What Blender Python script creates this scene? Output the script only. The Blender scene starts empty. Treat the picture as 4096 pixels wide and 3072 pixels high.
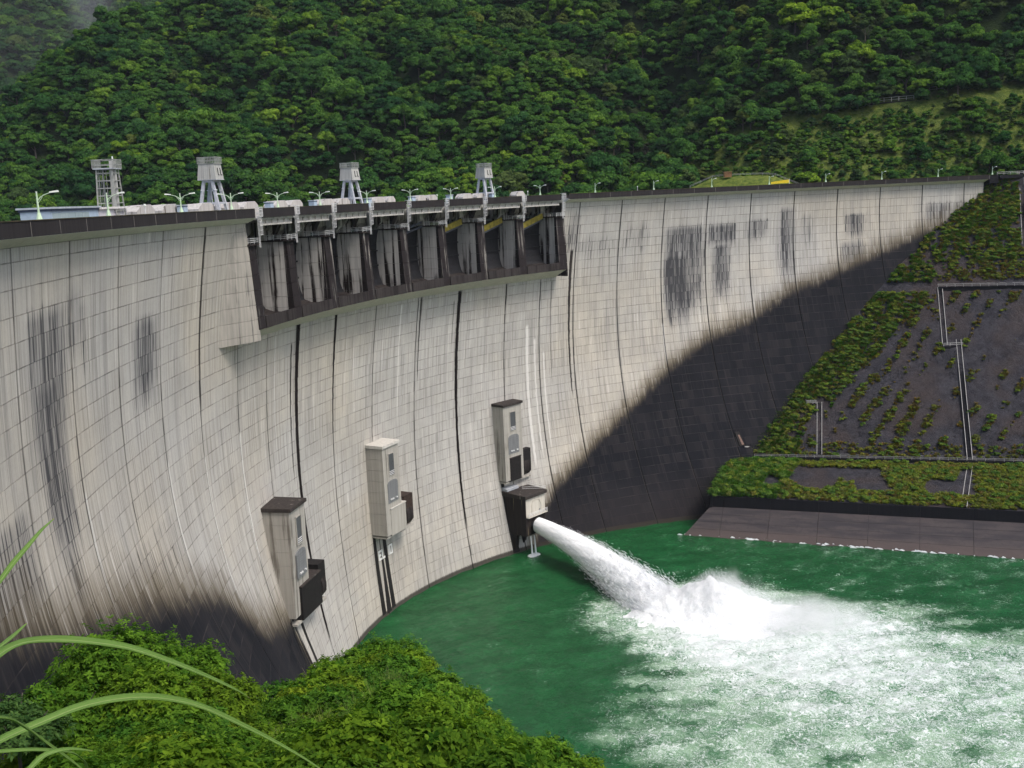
import bpy, bmesh, math, random
import numpy as np
from mathutils import Vector, Matrix

# ------------------------------------------------------------------ camera, world, sun, exposure
sc = bpy.context.scene
COL = sc.collection
FPX, PITCH, ROLL = 4200.0, 0.177686, 0.0450207      # fitted focal length (px of a 4096 px wide picture), pitch down, roll
ZC, ZF = 118.169, 114.870                           # eye height and top of the dam face above the tail water
cam_d = bpy.data.cameras.new('camera')
cam_d.sensor_width = 36.0
cam_d.lens = FPX / 4096 * 36.0
cam_d.clip_start = 0.05
cam_d.clip_end = 6000
cam = bpy.data.objects.new('camera', cam_d)
COL.objects.link(cam)
_r, _u, _f = Vector((1, 0, 0)), Vector((0, math.sin(PITCH), math.cos(PITCH))), Vector((0, math.cos(PITCH), -math.sin(PITCH)))
_rr = _r * math.cos(ROLL) - _u * math.sin(ROLL)
_uu = _r * math.sin(ROLL) + _u * math.cos(ROLL)
cam.matrix_world = Matrix(((_rr.x, _uu.x, -_f.x, 0), (_rr.y, _uu.y, -_f.y, 0), (_rr.z, _uu.z, -_f.z, ZC), (0, 0, 0, 1)))
sc.camera = cam

SUN_EL, SUN_AZ = math.radians(56), math.radians(128)      # azimuth clockwise from +Y
world = bpy.data.worlds.new('World')
sc.world = world
world.use_nodes = True
wn = world.node_tree.nodes
bg = wn['Background']
sky = wn.new('ShaderNodeTexSky')
sky.sky_type = 'NISHITA'
sky.sun_disc = False
sky.sun_elevation = SUN_EL
sky.sun_rotation = SUN_AZ
sky.air_density = 1.0
sky.dust_density = 3.5
sky.ozone_density = 0.8
world.node_tree.links.new(sky.outputs[0], bg.inputs[0])
bg.inputs[1].default_value = 0.13
sun_d = bpy.data.lights.new('sun', 'SUN')
sun_d.energy = 1.5
sun_d.angle = math.radians(18)
sun_d.color = (1.0, 0.955, 0.88)
sun = bpy.data.objects.new('sun', sun_d)
COL.objects.link(sun)
_sd = Vector((math.sin(SUN_AZ) * math.cos(SUN_EL), math.cos(SUN_AZ) * math.cos(SUN_EL), math.sin(SUN_EL)))
sun.rotation_euler = (-_sd).to_track_quat('-Z', 'Y').to_euler()
sun.location = (200, -200, 400)
vs = sc.view_settings
vs.view_transform = 'Standard'
vs.look = 'None'
vs.exposure = 0.70
vs.gamma = 1.0
vs.use_curve_mapping = False
cy = sc.cycles
cy.use_denoising = True
cy.max_bounces = 6
cy.diffuse_bounces = 3
cy.glossy_bounces = 2
cy.transmission_bounces = 3
cy.transparent_max_bounces = 6
cy.volume_bounces = 5
cy.volume_step_rate = 2.0
cy.volume_max_steps = 128
cy.use_adaptive_sampling = True
cy.adaptive_threshold = 0.02

# ------------------------------------------------------------------ helpers
rng = random.Random(7)
nrg = np.random.default_rng(7)


def ray(x, y):
    """world direction through a pixel of the 4096 x 3072 photograph"""
    x -= 2048
    y -= 1536
    a = x * math.cos(ROLL) - y * math.sin(ROLL)
    b = x * math.sin(ROLL) + y * math.cos(ROLL)
    X, u = a / FPX, -b / FPX
    return np.array([X, math.cos(PITCH) + u * math.sin(PITCH), -math.sin(PITCH) + u * math.cos(PITCH)])


def pz(x, y, z):
    v = ray(x, y)
    return np.array([0, 0, ZC]) + v * ((z - ZC) / v[2])


def pD(x, y, D):
    """point on the pixel's ray at horizontal distance D"""
    v = ray(x, y)
    return np.array([0, 0, ZC]) + v * (D / math.hypot(v[0], v[1]))


def project(X, Y, Z):
    Z = Z - ZC
    d = Y * math.cos(PITCH) - Z * math.sin(PITCH)
    u = Y * math.sin(PITCH) + Z * math.cos(PITCH)
    d = np.where(np.abs(d) < 1e-6, 1e-6, d)
    a, b = FPX * X / d, -FPX * u / d
    px = 2048 + a * math.cos(ROLL) + b * math.sin(ROLL)
    py = 1536 - a * math.sin(ROLL) + b * math.cos(ROLL)
    return np.where(d > 0, px, -1e6), np.where(d > 0, py, -1e6)


# crest line of the arch: heading phi(s) with piecewise linear curvature, s in metres along the crest
_ds = 0.5
_S = np.arange(-60, 560, _ds)
_K = np.interp(_S, np.linspace(0, 500, 6), [0.0016031, 0.00367204, 0.00442299, 0.00403102, 0.00104514, 0.0016])
_PH = -np.concatenate([[0], np.cumsum((_K[1:] + _K[:-1]) / 2 * _ds)])
_PH += 1.66559 - np.interp(0, _S, _PH)
_CX = np.concatenate([[0], np.cumsum(np.cos((_PH[1:] + _PH[:-1]) / 2) * _ds)])
_CY = np.concatenate([[0], np.cumsum(np.sin((_PH[1:] + _PH[:-1]) / 2) * _ds)])
_CX += -55.0547 - np.interp(0, _S, _CX)
_CY += 118.104 - np.interp(0, _S, _CY)
_GC = np.array([-22.376, 12.823, 22.589, -8.6522, -4.5859, 11.244, 25.514, 61.672, -1.5572, -43.656,
                13.159, 19.359, 34.906, -3.3313, -31.925, -3.7689, -4.0056, -42.974, -57.393, 51.93]).reshape(4, 5)


def phi(s):
    return np.interp(s, _S, _PH)


def W(s, g, h):
    """world point: s along crest, g downstream of the crest line, h below the top of the face"""
    s = np.asarray(s, float)
    p = phi(s)
    x = np.interp(s, _S, _CX) + np.sin(p) * g
    y = np.interp(s, _S, _CY) - np.cos(p) * g
    return np.stack([x, y, ZF - np.asarray(h, float) + 0 * s], -1)


def GF(s, h):
    """downstream offset of the dam face"""
    u = (np.asarray(s, float) - 250) / 250
    u = np.clip(u, -1.1, 0.84)
    v = np.asarray(h, float) / 100
    r = 0
    for j in range(4):
        for i in range(5):
            r = r + _GC[j, i] * u ** i * v ** (j + 1)
    return r


def FACE(s, h, dg=0.0):
    return W(s, GF(s, h) + dg, h)


def gh(s, x, y):
    """(g, h) where the pixel's ray meets the radial plane at s"""
    p = float(phi(s))
    X0, Y0 = float(np.interp(s, _S, _CX)), float(np.interp(s, _S, _CY))
    t, n = np.array([math.cos(p), math.sin(p)]), np.array([math.sin(p), -math.cos(p)])
    v = ray(x, y)
    T = (X0 * t[0] + Y0 * t[1]) / (v[0] * t[0] + v[1] * t[1])
    q = v * T
    return (q[0] - X0) * n[0] + (q[1] - Y0) * n[1], ZF - ZC - q[2]


def s_at_px(x, g=-5.0, h=-4.0):
    ss = np.arange(-20, 470, 0.5)
    q = W(ss, g, h)
    px, _ = project(q[:, 0], q[:, 1], q[:, 2])
    return float(np.interp(x, px, ss))


def tag(o, label=None, cat=None, group=None, kind=None):
    if label:
        o['label'] = label
    if cat:
        o['category'] = cat
    if group:
        o['group'] = group
    if kind:
        o['kind'] = kind
    return o


def link_mesh(name, me, parent=None, mat=None):
    o = bpy.data.objects.new(name, me)
    COL.objects.link(o)
    if mat is not None and not me.materials:
        me.materials.append(mat)
    if parent is not None:
        o.parent = parent
    return o


def np_mesh(name, V, Fq, smooth=False, attrs=None):
    """mesh from an (n,3) array and a list/array of faces"""
    me = bpy.data.meshes.new(name)
    V = np.asarray(V, float)
    if isinstance(Fq, np.ndarray):
        k = Fq.shape[1]
        me.vertices.add(len(V))
        me.vertices.foreach_set('co', V.ravel())
        me.loops.add(Fq.size)
        me.loops.foreach_set('vertex_index', Fq.ravel().astype(np.int32))
        me.polygons.add(len(Fq))
        me.polygons.foreach_set('loop_start', np.arange(0, Fq.size, k, dtype=np.int32))
        me.update(calc_edges=True)
    else:
        me.from_pydata([tuple(v) for v in V], [], [tuple(f) for f in Fq])
        me.update()
    if smooth:
        me.polygons.foreach_set('use_smooth', np.ones(len(me.polygons), bool))
    for an, av in (attrs or {}).items():
        av = np.asarray(av, float)
        if av.ndim == 1:
            a = me.attributes.new(an, 'FLOAT', 'POINT')
            a.data.foreach_set('value', av)
        else:
            a = me.attributes.new(an, 'FLOAT_VECTOR', 'POINT')
            a.data.foreach_set('vector', av.ravel())
    return me


def grid_faces(n, m):
    i, j = np.meshgrid(np.arange(n - 1), np.arange(m - 1), indexing='ij')
    a = (i * m + j).ravel()
    return np.stack([a, a + m, a + m + 1, a + 1], 1)


class MB:
    """collects boxes, bars and prisms; build() links them as one mesh object"""

    def __init__(self):
        self.v, self.f = [], []

    def add(self, v, f):
        o = len(self.v)
        self.v += [tuple(map(float, p)) for p in v]
        self.f += [tuple(i + o for i in q) for q in f]
        return self

    def hexa(self, b, t):
        """solid from 4 bottom and 4 top points"""
        v = list(b) + list(t)
        return self.add(v, [(3, 2, 1, 0), (4, 5, 6, 7), (0, 1, 5, 4), (1, 2, 6, 5), (2, 3, 7, 6), (3, 0, 4, 7)])

    def box(self, x0, x1, y0, y1, z0, z1):
        b = [(x0, y0, z0), (x1, y0, z0), (x1, y1, z0), (x0, y1, z0)]
        return self.hexa(b, [(p[0], p[1], z1) for p in b])

    def bar(self, a, b, w, d=None, up=(0, 0, 1)):
        """square bar from a to b"""
        a, b = Vector(a), Vector(b)
        d = d or w
        ax = (b - a)
        if ax.length < 1e-6:
            return self
        ax.normalize()
        upv = Vector(up)
        if abs(ax.dot(upv)) > 0.98:
            upv = Vector((1, 0, 0))
        r = ax.cross(upv).normalized()
        u = r.cross(ax).normalized()
        r, u = r * w / 2, u * d / 2
        return self.hexa([a - r - u, a + r - u, a + r + u, a - r + u], [b - r - u, b + r - u, b + r + u, b - r + u])

    def tube(self, pts, rad, n=6):
        pts = [Vector(p) for p in pts]
        rads = rad if isinstance(rad, (list, tuple)) else [rad] * len(pts)
        base = len(self.v)
        for i, p in enumerate(pts):
            d = (pts[min(i + 1, len(pts) - 1)] - pts[max(i - 1, 0)]).normalized()
            up = Vector((0, 0, 1)) if abs(d.z) < 0.95 else Vector((1, 0, 0))
            r = d.cross(up).normalized()
            u = r.cross(d)
            for k in range(n):
                t = 2 * math.pi * k / n
                self.v.append(tuple(p + (r * math.cos(t) + u * math.sin(t)) * rads[i]))
        for i in range(len(pts) - 1):
            for k in range(n):
                a = base + i * n + k
                b = base + i * n + (k + 1) % n
                self.f.append((a, b, b + n, a + n))
        self.f.append(tuple(base + k for k in reversed(range(n))))
        self.f.append(tuple(base + (len(pts) - 1) * n + k for k in range(n)))
        return self

    def prism(self, poly, fn, s0, s1, seg=1):
        """poly = list of (g,h) (closed outline); fn(s,g,h)->point; swept from s0 to s1"""
        n = len(poly)
        base = len(self.v)
        for i in range(seg + 1):
            s = s0 + (s1 - s0) * i / seg
            for g, h in poly:
                self.v.append(tuple(map(float, fn(s, g, h))))
        for i in range(seg):
            for k in range(n):
                a = base + i * n + k
                b = base + i * n + (k + 1) % n
                self.f.append((a, b, b + n, a + n))
        self.f.append(tuple(base + k for k in reversed(range(n))))
        self.f.append(tuple(base + seg * n + k for k in range(n)))
        return self

    def mesh(self, name, smooth=False):
        me = bpy.data.meshes.new(name)
        me.from_pydata(self.v, [], self.f)
        bm = bmesh.new()
        bm.from_mesh(me)
        bmesh.ops.recalc_face_normals(bm, faces=bm.faces)
        bm.to_mesh(me)
        bm.free()
        if smooth:
            me.polygons.foreach_set('use_smooth', np.ones(len(me.polygons), bool))
        me.update()
        return me

    def build(self, name, mat, parent=None, smooth=False):
        return link_mesh(name, self.mesh(name, smooth), parent, mat)


def empty(name, loc=(0, 0, 0), rz=0.0):
    o = bpy.data.objects.new(name, None)
    o.empty_display_size = 0.3
    o.location = loc
    o.rotation_euler = (0, 0, rz)
    COL.objects.link(o)
    return o


def copy_tree(o, parent=None):
    c = o.copy()
    COL.objects.link(c)
    c.parent = parent
    for ch in list(o.children):
        copy_tree(ch, c)
    return c


ORD = ['first', 'second', 'third', 'fourth', 'fifth', 'sixth', 'seventh', 'eighth', 'ninth', 'tenth', 'eleventh', 'twelfth', 'thirteenth', 'fourteenth', 'fifteenth', 'sixteenth']

# ------------------------------------------------------------------ materials
class NT:
    def __init__(self, name):
        self.m = bpy.data.materials.new(name)
        self.m.use_nodes = True
        self.t = self.m.node_tree
        self.t.nodes.clear()
        self.out = self.t.nodes.new('ShaderNodeOutputMaterial')

    def n(self, typ, **kw):
        nd = self.t.nodes.new(typ)
        for k, v in kw.items():
            setattr(nd, k, v)
        return nd

    def put(self, sock, v):
        if hasattr(v, 'is_output'):
            self.t.links.new(v, sock)
        elif v is not None:
            if sock.type == 'RGBA' and len(v) == 3:
                v = (*v, 1)
            sock.default_value = v

    def M(self, op, a, b=None, c=None, clamp=False):
        nd = self.n('ShaderNodeMath', operation=op, use_clamp=clamp)
        for i, v in enumerate((a, b, c)):
            if v is not None:
                self.put(nd.inputs[i], v)
        return nd.outputs[0]

    def sstep(self, x, a, b, lo=0.0, hi=1.0):
        nd = self.n('ShaderNodeMapRange', interpolation_type='SMOOTHSTEP')
        for i, v in enumerate((x, a, b, lo, hi)):
            self.put(nd.inputs[i], v)
        return nd.outputs[0]

    def lin(self, x, a, b, lo=0.0, hi=1.0):
        nd = self.n('ShaderNodeMapRange')
        for i, v in enumerate((x, a, b, lo, hi)):
            self.put(nd.inputs[i], v)
        return nd.outputs[0]

    def noise(self, vec, scale=1.0, detail=4.0, rough=0.55, w=None, dist=0.0):
        nd = self.n('ShaderNodeTexNoise')
        if vec is not None:
            self.put(nd.inputs['Vector'], vec)
        nd.inputs['Scale'].default_value = scale
        nd.inputs['Detail'].default_value = detail
        nd.inputs['Roughness'].default_value = rough
        nd.inputs['Distortion'].default_value = dist
        return nd.outputs[0]

    def xyz(self, x, y, z=0.0):
        nd = self.n('ShaderNodeCombineXYZ')
        for i, v in enumerate((x, y, z)):
            self.put(nd.inputs[i], v)
        return nd.outputs[0]

    def sep(self, v):
        nd = self.n('ShaderNodeSeparateXYZ')
        self.put(nd.inputs[0], v)
        return nd.outputs

    def scale3(self, v, k):
        nd = self.n('ShaderNodeVectorMath', operation='MULTIPLY')
        self.put(nd.inputs[0], v)
        nd.inputs[1].default_value = k
        return nd.outputs[0]

    def mix(self, f, a, b, blend='MIX'):
        nd = self.n('ShaderNodeMix', data_type='RGBA', blend_type=blend)
        self.put(nd.inputs[0], f)
        self.put(nd.inputs[6], a)
        self.put(nd.inputs[7], b)
        return nd.outputs[2]

    def ramp(self, f, stops):
        nd = self.n('ShaderNodeValToRGB')
        cr = nd.color_ramp
        while len(cr.elements) < len(stops):
            cr.elements.new(0.5)
        for e, (p, c) in zip(cr.elements, stops):
            e.position = p
            e.color = (*c, 1)
        self.put(nd.inputs[0], f)
        return nd.outputs[0]

    def attr(self, name, vec=False):
        nd = self.n('ShaderNodeAttribute', attribute_name=name)
        return nd.outputs['Vector' if vec else 'Fac']

    def pos(self):
        return self.n('ShaderNodeNewGeometry').outputs['Position']

    def obj(self):
        return self.n('ShaderNodeTexCoord').outputs['Object']

    def rnd(self):
        return self.n('ShaderNodeObjectInfo').outputs['Random']

    def bump(self, hgt, strength=0.3, dist=0.05):
        nd = self.n('ShaderNodeBump')
        nd.inputs['Strength'].default_value = strength
        nd.inputs['Distance'].default_value = dist
        self.put(nd.inputs['Height'], hgt)
        return nd.outputs[0]

    def pbr(self, col, rough=0.85, normal=None, spec=0.3, metal=0.0, **kw):
        nd = self.n('ShaderNodeBsdfPrincipled')
        self.put(nd.inputs['Base Color'], col)
        self.put(nd.inputs['Roughness'], rough)
        self.put(nd.inputs['Specular IOR Level'], spec)
        nd.inputs['Metallic'].default_value = metal
        for k, v in kw.items():
            self.put(nd.inputs[k], v)
        if normal is not None:
            self.put(nd.inputs['Normal'], normal)
        self.t.links.new(nd.outputs[0], self.out.inputs[0])
        return nd


def mat_simple(name, col, rough=0.6, metal=0.0, var=0.15, scale=1.5, spec=0.3, streak=False):
    """painted or plain surface with grime"""
    k = NT(name)
    p = k.pos()
    v = k.scale3(p, (scale, scale, scale * (0.12 if streak else 1.0)))
    n1 = k.noise(v, 1.0, 5.0)
    c = k.mix(k.sstep(n1, 0.3, 0.75), tuple(x * (1 - var) for x in col), tuple(min(1, x * (1 + var)) for x in col))
    k.pbr(c, rough, spec=spec, metal=metal)
    return k.m


def mat_concrete(name, light, dark, stain=(0.02, 0.017, 0.017), amount=0.35, fine=1.0, rough=0.9):
    """weathered concrete with vertical run-off stains; amount is the share covered by stain"""
    k = NT(name)
    p = k.pos()
    v1 = k.scale3(p, (0.55 * fine, 0.55 * fine, 0.035))
    st = k.noise(v1, 1.0, 6.0, 0.6)
    v2 = k.scale3(p, (0.12, 0.12, 0.1))
    big = k.noise(v2, 1.0, 4.0)
    c = k.mix(k.sstep(k.noise(k.scale3(p, (1.6, 1.6, 0.06)), 1.0, 4.0), 0.3, 0.7), dark, light)
    c = k.mix(k.sstep(big, 0.35, 0.7, 0.0, 0.45), c, dark)
    f = k.M('ADD', k.M('MULTIPLY', st, 0.75), k.M('MULTIPLY', big, 0.25))
    c = k.mix(k.sstep(f, 0.62 - amount * 0.45, 0.72 - amount * 0.42), c, stain) if amount > 0 else c
    bp = k.bump(k.noise(p, 2.5, 5.0), 0.25, 0.06)
    k.pbr(c, rough, bp, spec=0.2)
    return k.m
# ------------------------------------------------------------------ the dam face
LIFT, H1 = 3.0271, 1.6387
ALG_R = [(470, 6.0), (445.6, 14.2), (427.9, 18.8), (405.6, 26.0), (383.6, 33.0), (362.1, 39.0), (344.4, 48.0), (325.4, 53.5), (305.7, 63.5),
         (285.5, 76.5), (269.8, 86.0), (260.5, 92.2), (251.6, 97.0), (245, 104), (240, 112), (236, 118), (222, 125)]
ALG_L = [(-40, 36), (-16, 39.8), (-6.6, 43), (3.3, 47.4), (14.4, 49.8), (24.3, 53), (37, 57), (48.9, 61), (62.9, 66.2), (72.4, 70.5),
         (77.1, 75), (85.4, 82.4), (98.8, 87.4), (107.2, 89.5), (109, 96), (111, 106), (113, 118), (122, 130)]


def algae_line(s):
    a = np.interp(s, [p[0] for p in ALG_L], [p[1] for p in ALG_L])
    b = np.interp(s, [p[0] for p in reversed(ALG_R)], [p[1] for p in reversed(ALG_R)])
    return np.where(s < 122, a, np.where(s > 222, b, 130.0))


# dark run-off patches: s0, s1, h0, h1, strength, top raggedness
PATCHES = [(3.5, 17.5, 7.6, 34, 0.66), (6, 16, 17, 46, 0.82), (9, 13, 26, 58, 0.7), (47, 58, 13.5, 32, 0.7), (24, 27, 8, 22, 0.45), (19.6, 24, 6, 19, 0.6), (62, 66, 4, 13, 0.3),
           (307.4, 326, 10.6, 30, 0.80), (307.6, 319.5, 21, 50, 1.2), (318, 325, 18, 46, 0.85), (327.6, 340, 10.6, 20.5, 0.85), (329.5, 337, 19, 44, 0.9),
           (345, 355, 9.5, 20, 0.6), (360, 367, 6, 44, 0.75), (371, 375, 9, 24, 0.6), (391, 399, 10, 21, 0.85), (388, 399, 21, 33, 0.75),
           (427.5, 446.4, 7.4, 18, 0.62), (288, 300, 9, 22, 0.35), (267, 285, 12, 22, 0.28), (262, 268, 3, 22, 0.5), (-18, 0, 30, 45, 0.6), (20, 60, 48, 62, 0.25)]


def patch_mask(s, h):
    m = np.zeros_like(s)
    for s0, s1, h0, h1, k in PATCHES:
        a = np.clip((s - s0 + 1.0) / 2.2, 0, 1) * np.clip((s1 + 1.8 - s) / 3.6, 0, 1)
        b = np.clip((h - h0 + 0.3) / 0.9, 0, 1) * np.clip((h1 - h) / max(4.0, (h1 - h0) * 0.45), 0, 1)
        m = np.maximum(m, a * b * k)
    return m


def mat_dam():
    k = NT('dam_concrete')
    sh = k.attr('sh', True)
    S, H, JD = k.sep(sh)
    li = k.M('DIVIDE', k.M('SUBTRACT', H, H1), LIFT)
    lf = k.M('FLOOR', li)
    fr = k.M('FRACT', li)
    lz = k.M('MULTIPLY', lf, 0.21)
    # run-off streaks at three widths, partly restarting at every lift
    st1 = k.noise(k.xyz(k.M('MULTIPLY', S, 1.9), k.M('MULTIPLY', H, 0.035), lz), 1.0, 5.0, 0.6)
    st2 = k.noise(k.xyz(k.M('MULTIPLY', S, 0.55), k.M('MULTIPLY', H, 0.014), k.M('MULTIPLY', lf, 0.05)), 1.0, 5.0, 0.6)
    st3 = k.noise(k.xyz(k.M('MULTIPLY', S, 5.0), k.M('MULTIPLY', H, 0.12), k.M('MULTIPLY', lf, 0.7)), 1.0, 3.0, 0.5)
    blot = k.noise(k.xyz(S, H, 0.0), 0.06, 5.0, 0.6)
    warm = k.noise(k.xyz(S, H, 30.0), 0.022, 3.0)
    grain = k.noise(k.xyz(S, H, 3.0), 2.2, 4.0, 0.6)
    # base tone
    c = k.mix(k.sstep(warm, 0.35, 0.65), (0.455, 0.44, 0.415), (0.48, 0.44, 0.375))
    c = k.mix(k.sstep(blot, 0.35, 0.7, 0.0, 0.5), c, (0.33, 0.315, 0.29))
    # form panels
    wn_ = k.n('ShaderNodeTexWhiteNoise', noise_dimensions='2D')
    k.put(wn_.inputs['Vector'], k.xyz(k.M('FLOOR', k.M('DIVIDE', k.M('ADD', S, k.M('MULTIPLY', lf, 0.83)), 2.55)), lf))
    pv = wn_.outputs['Value']
    c = k.mix(1.0, c, k.ramp(pv, [(0.0, (0.95, 0.95, 0.955)), (0.5, (0.985, 0.98, 0.98)), (1.0, (1.03, 1.025, 1.015))]), 'MULTIPLY')
    # grey and pale streaks
    c = k.mix(k.M('MULTIPLY', k.sstep(st1, 0.49, 0.66), 0.55), c, (0.19, 0.18, 0.168))
    c = k.mix(k.M('MULTIPLY', k.sstep(st2, 0.52, 0.70), 0.42), c, (0.22, 0.212, 0.205))
    c = k.mix(k.M('MULTIPLY', k.sstep(st1, 0.42, 0.30), k.sstep(st2, 0.55, 0.35, 0.15, 0.8)), c, (0.68, 0.655, 0.62))
    c = k.mix(k.sstep(grain, 0.35, 0.75, 0.0, 0.18), c, (0.25, 0.24, 0.225))
    # occasional rust runs
    ru = k.noise(k.xyz(k.M('MULTIPLY', S, 1.3), k.M('MULTIPLY', H, 0.22), k.M('ADD', lz, 9.0)), 1.0, 2.0)
    c = k.mix(k.sstep(ru, 0.80, 0.84, 0.0, 0.8), c, (0.33, 0.17, 0.05))
    # dirt along the lift joints
    lj = k.M('MINIMUM', fr, k.M('SUBTRACT', 1.0, fr))
    c = k.mix(k.M('MULTIPLY', k.sstep(lj, 0.05, 0.012), k.sstep(k.noise(k.xyz(S, lf, 5.0), 0.35, 4.0), 0.40, 0.64, 0.05, 0.62)), c, (0.12, 0.11, 0.10))
    c = k.mix(k.M('MULTIPLY', k.sstep(k.M('ADD', JD, k.M('MULTIPLY', k.M('SUBTRACT', st3, 0.5), 0.7)), 0.42, 0.05), k.sstep(k.noise(k.xyz(k.M('MULTIPLY', S, 0.4), k.M('MULTIPLY', H, 0.05), 7.0), 1.0, 3.0), 0.35, 0.6, 0.25, 0.85)), c, (0.055, 0.05, 0.048))
    # dark run-off patches
    pa = k.attr('patch')
    e = k.M('ADD', k.M('MULTIPLY', pa, 0.72), k.M('MULTIPLY', k.M('SUBTRACT', k.M('ADD', k.M('MULTIPLY', st1, 0.62), k.M('MULTIPLY', st3, 0.38)), 0.5), 4.6))
    pm = k.M('MULTIPLY', k.sstep(e, 0.28, 0.85), k.sstep(pa, 0.02, 0.3))
    c = k.mix(k.M('MULTIPLY', k.sstep(pa, 0.05, 0.9), 0.6), c, (0.15, 0.15, 0.158))
    c = k.mix(k.M('MULTIPLY', pm, 0.93), c, (0.040, 0.040, 0.046))
    # drain lines
    wob = k.M('MULTIPLY', k.M('SUBTRACT', k.noise(k.xyz(0.0, H, S), 0.35, 2.0), 0.5), 0.5)
    edge = k.M('MULTIPLY', k.M('SUBTRACT', st3, 0.5), 0.5)
    for s0, w0, h0, h1, dk, tap in STREAKS:
        d = k.M('ABSOLUTE', k.M('ADD', k.M('SUBTRACT', S, s0), k.M('ADD', wob, edge)))
        wid = k.lin(H, h0, h1, w0, w0 * tap)
        m = k.sstep(k.M('SUBTRACT', d, wid), 0.14, -0.10)
        m = k.M('MULTIPLY', m, k.M('MULTIPLY', k.sstep(H, h0 - 0.6, h0 + 0.6), k.sstep(H, h1 + 3, h1 - 3)))
        c = k.mix(k.M('MULTIPLY', m, dk if dk > 0 else -dk), c, (0.014, 0.010, 0.010) if dk > 0 else (0.66, 0.64, 0.61))
    # algae: brown fringe, then near black
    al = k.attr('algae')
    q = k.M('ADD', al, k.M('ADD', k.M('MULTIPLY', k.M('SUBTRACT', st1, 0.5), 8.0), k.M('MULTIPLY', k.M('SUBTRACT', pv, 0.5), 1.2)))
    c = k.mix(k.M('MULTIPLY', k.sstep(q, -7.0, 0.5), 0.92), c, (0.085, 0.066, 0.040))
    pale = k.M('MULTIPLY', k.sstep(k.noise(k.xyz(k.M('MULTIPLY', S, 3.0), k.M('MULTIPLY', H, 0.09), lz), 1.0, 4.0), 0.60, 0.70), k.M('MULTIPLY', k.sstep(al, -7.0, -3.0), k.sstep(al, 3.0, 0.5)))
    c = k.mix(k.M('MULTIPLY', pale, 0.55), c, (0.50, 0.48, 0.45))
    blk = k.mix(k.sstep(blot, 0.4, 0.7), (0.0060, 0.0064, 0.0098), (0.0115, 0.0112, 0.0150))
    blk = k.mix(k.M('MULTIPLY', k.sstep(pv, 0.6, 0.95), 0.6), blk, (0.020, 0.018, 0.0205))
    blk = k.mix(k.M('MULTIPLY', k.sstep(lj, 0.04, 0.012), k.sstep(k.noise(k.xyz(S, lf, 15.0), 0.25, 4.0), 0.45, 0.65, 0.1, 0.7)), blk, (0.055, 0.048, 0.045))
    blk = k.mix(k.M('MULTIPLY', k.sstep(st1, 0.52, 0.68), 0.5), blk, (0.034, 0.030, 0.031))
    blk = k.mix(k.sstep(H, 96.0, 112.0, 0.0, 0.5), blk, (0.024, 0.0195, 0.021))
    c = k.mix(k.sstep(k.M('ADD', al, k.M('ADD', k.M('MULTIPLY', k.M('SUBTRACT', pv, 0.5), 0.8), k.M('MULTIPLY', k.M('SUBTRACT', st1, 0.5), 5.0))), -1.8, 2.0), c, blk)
    efl = k.noise(k.xyz(k.M('MULTIPLY', S, 0.9), k.M('MULTIPLY', H, 0.5), 2.0), 0.6, 3.0)
    c = k.mix(k.sstep(efl, 0.785, 0.81, 0.0, 0.75), c, (0.42, 0.41, 0.40))
    # splash band above the water
    c = k.mix(k.M('MULTIPLY', k.sstep(k.M('ADD', H, k.M('MULTIPLY', k.M('SUBTRACT', st3, 0.5), 1.0)), 113.2, 113.9), 0.92), c, (0.03, 0.025, 0.02))
    bp = k.bump(grain, 0.35, 0.05)
    k.pbr(c, 0.92, bp, spec=0.18)
    return k.m


# s, half width, from h, to h, darkness (negative = pale lime run), taper
STREAKS = [(132.0, 0.95, 24, 104, 1.0, 0.62), (128.9, 0.35, 29, 62, 0.95, 0.5), (151.4, 0.62, 24, 60, 1.0, 0.15), (194.0, 0.45, 25, 50, 0.85, 0.2),
           (212.6, 0.80, 25, 100, 1.0, 0.45), (234.9, 0.38, 24, 36, 0.8, 0.3), (264.6, 0.65, 16, 66, 0.95, 0.35), (256.2, 0.30, 26, 60, 0.55, 0.5),
           (80.3, 0.42, 0, 34, 0.9, 0.8), (210.2, 0.2, 28, 40, 0.7, 0.3), (99.0, 0.2, 20, 30, 0.5, 0.4),
           (184.4, 0.28, 26, 60, -0.7, 0.4), (120.3, 0.25, 26, 62, -0.5, 0.4), (245.5, 0.6, 40, 88, -0.75, 0.7), (249.0, 0.4, 45, 84, -0.7, 0.6), (253.0, 0.35, 50, 82, -0.7, 0.6),
           (100.6, 0.3, 44, 72, -0.75, 1.6), (80.2, 0.25, 44, 74, -0.7, 1.4), (60.5, 0.3, 40, 66, -0.6, 1.4), (20.6, 0.3, 34, 58, -0.6, 1.5), (306.4, 0.4, 46, 62, -0.6, 0.8)]

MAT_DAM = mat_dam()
MAT_CORE = mat_simple('joint_shadow_concrete', (0.05, 0.045, 0.043), 0.95)

dam = empty('arch_dam', tuple(W(180, 0, 114.87)))
tag(dam, 'tall curved pale concrete arch dam with black stained abutments across the gorge', 'dam')
DAM_INV = Matrix.Translation(dam.location).inverted()
dam_loc = np.array(dam.location)

JOINTS = [-42, -20, 0, 20, 40, 60, 80, 100.4, 116, 132, 151.4, 171.7, 192.6, 212.5, 234.9, 251.0, 266.45] + [266.45 + 20 * i for i in range(1, 11)]
LEVELS = [0.0] + [H1 + LIFT * i for i in range(0, 39)]
SPL, SPR, SPH = 100.4, 257.8, 24.6


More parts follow.
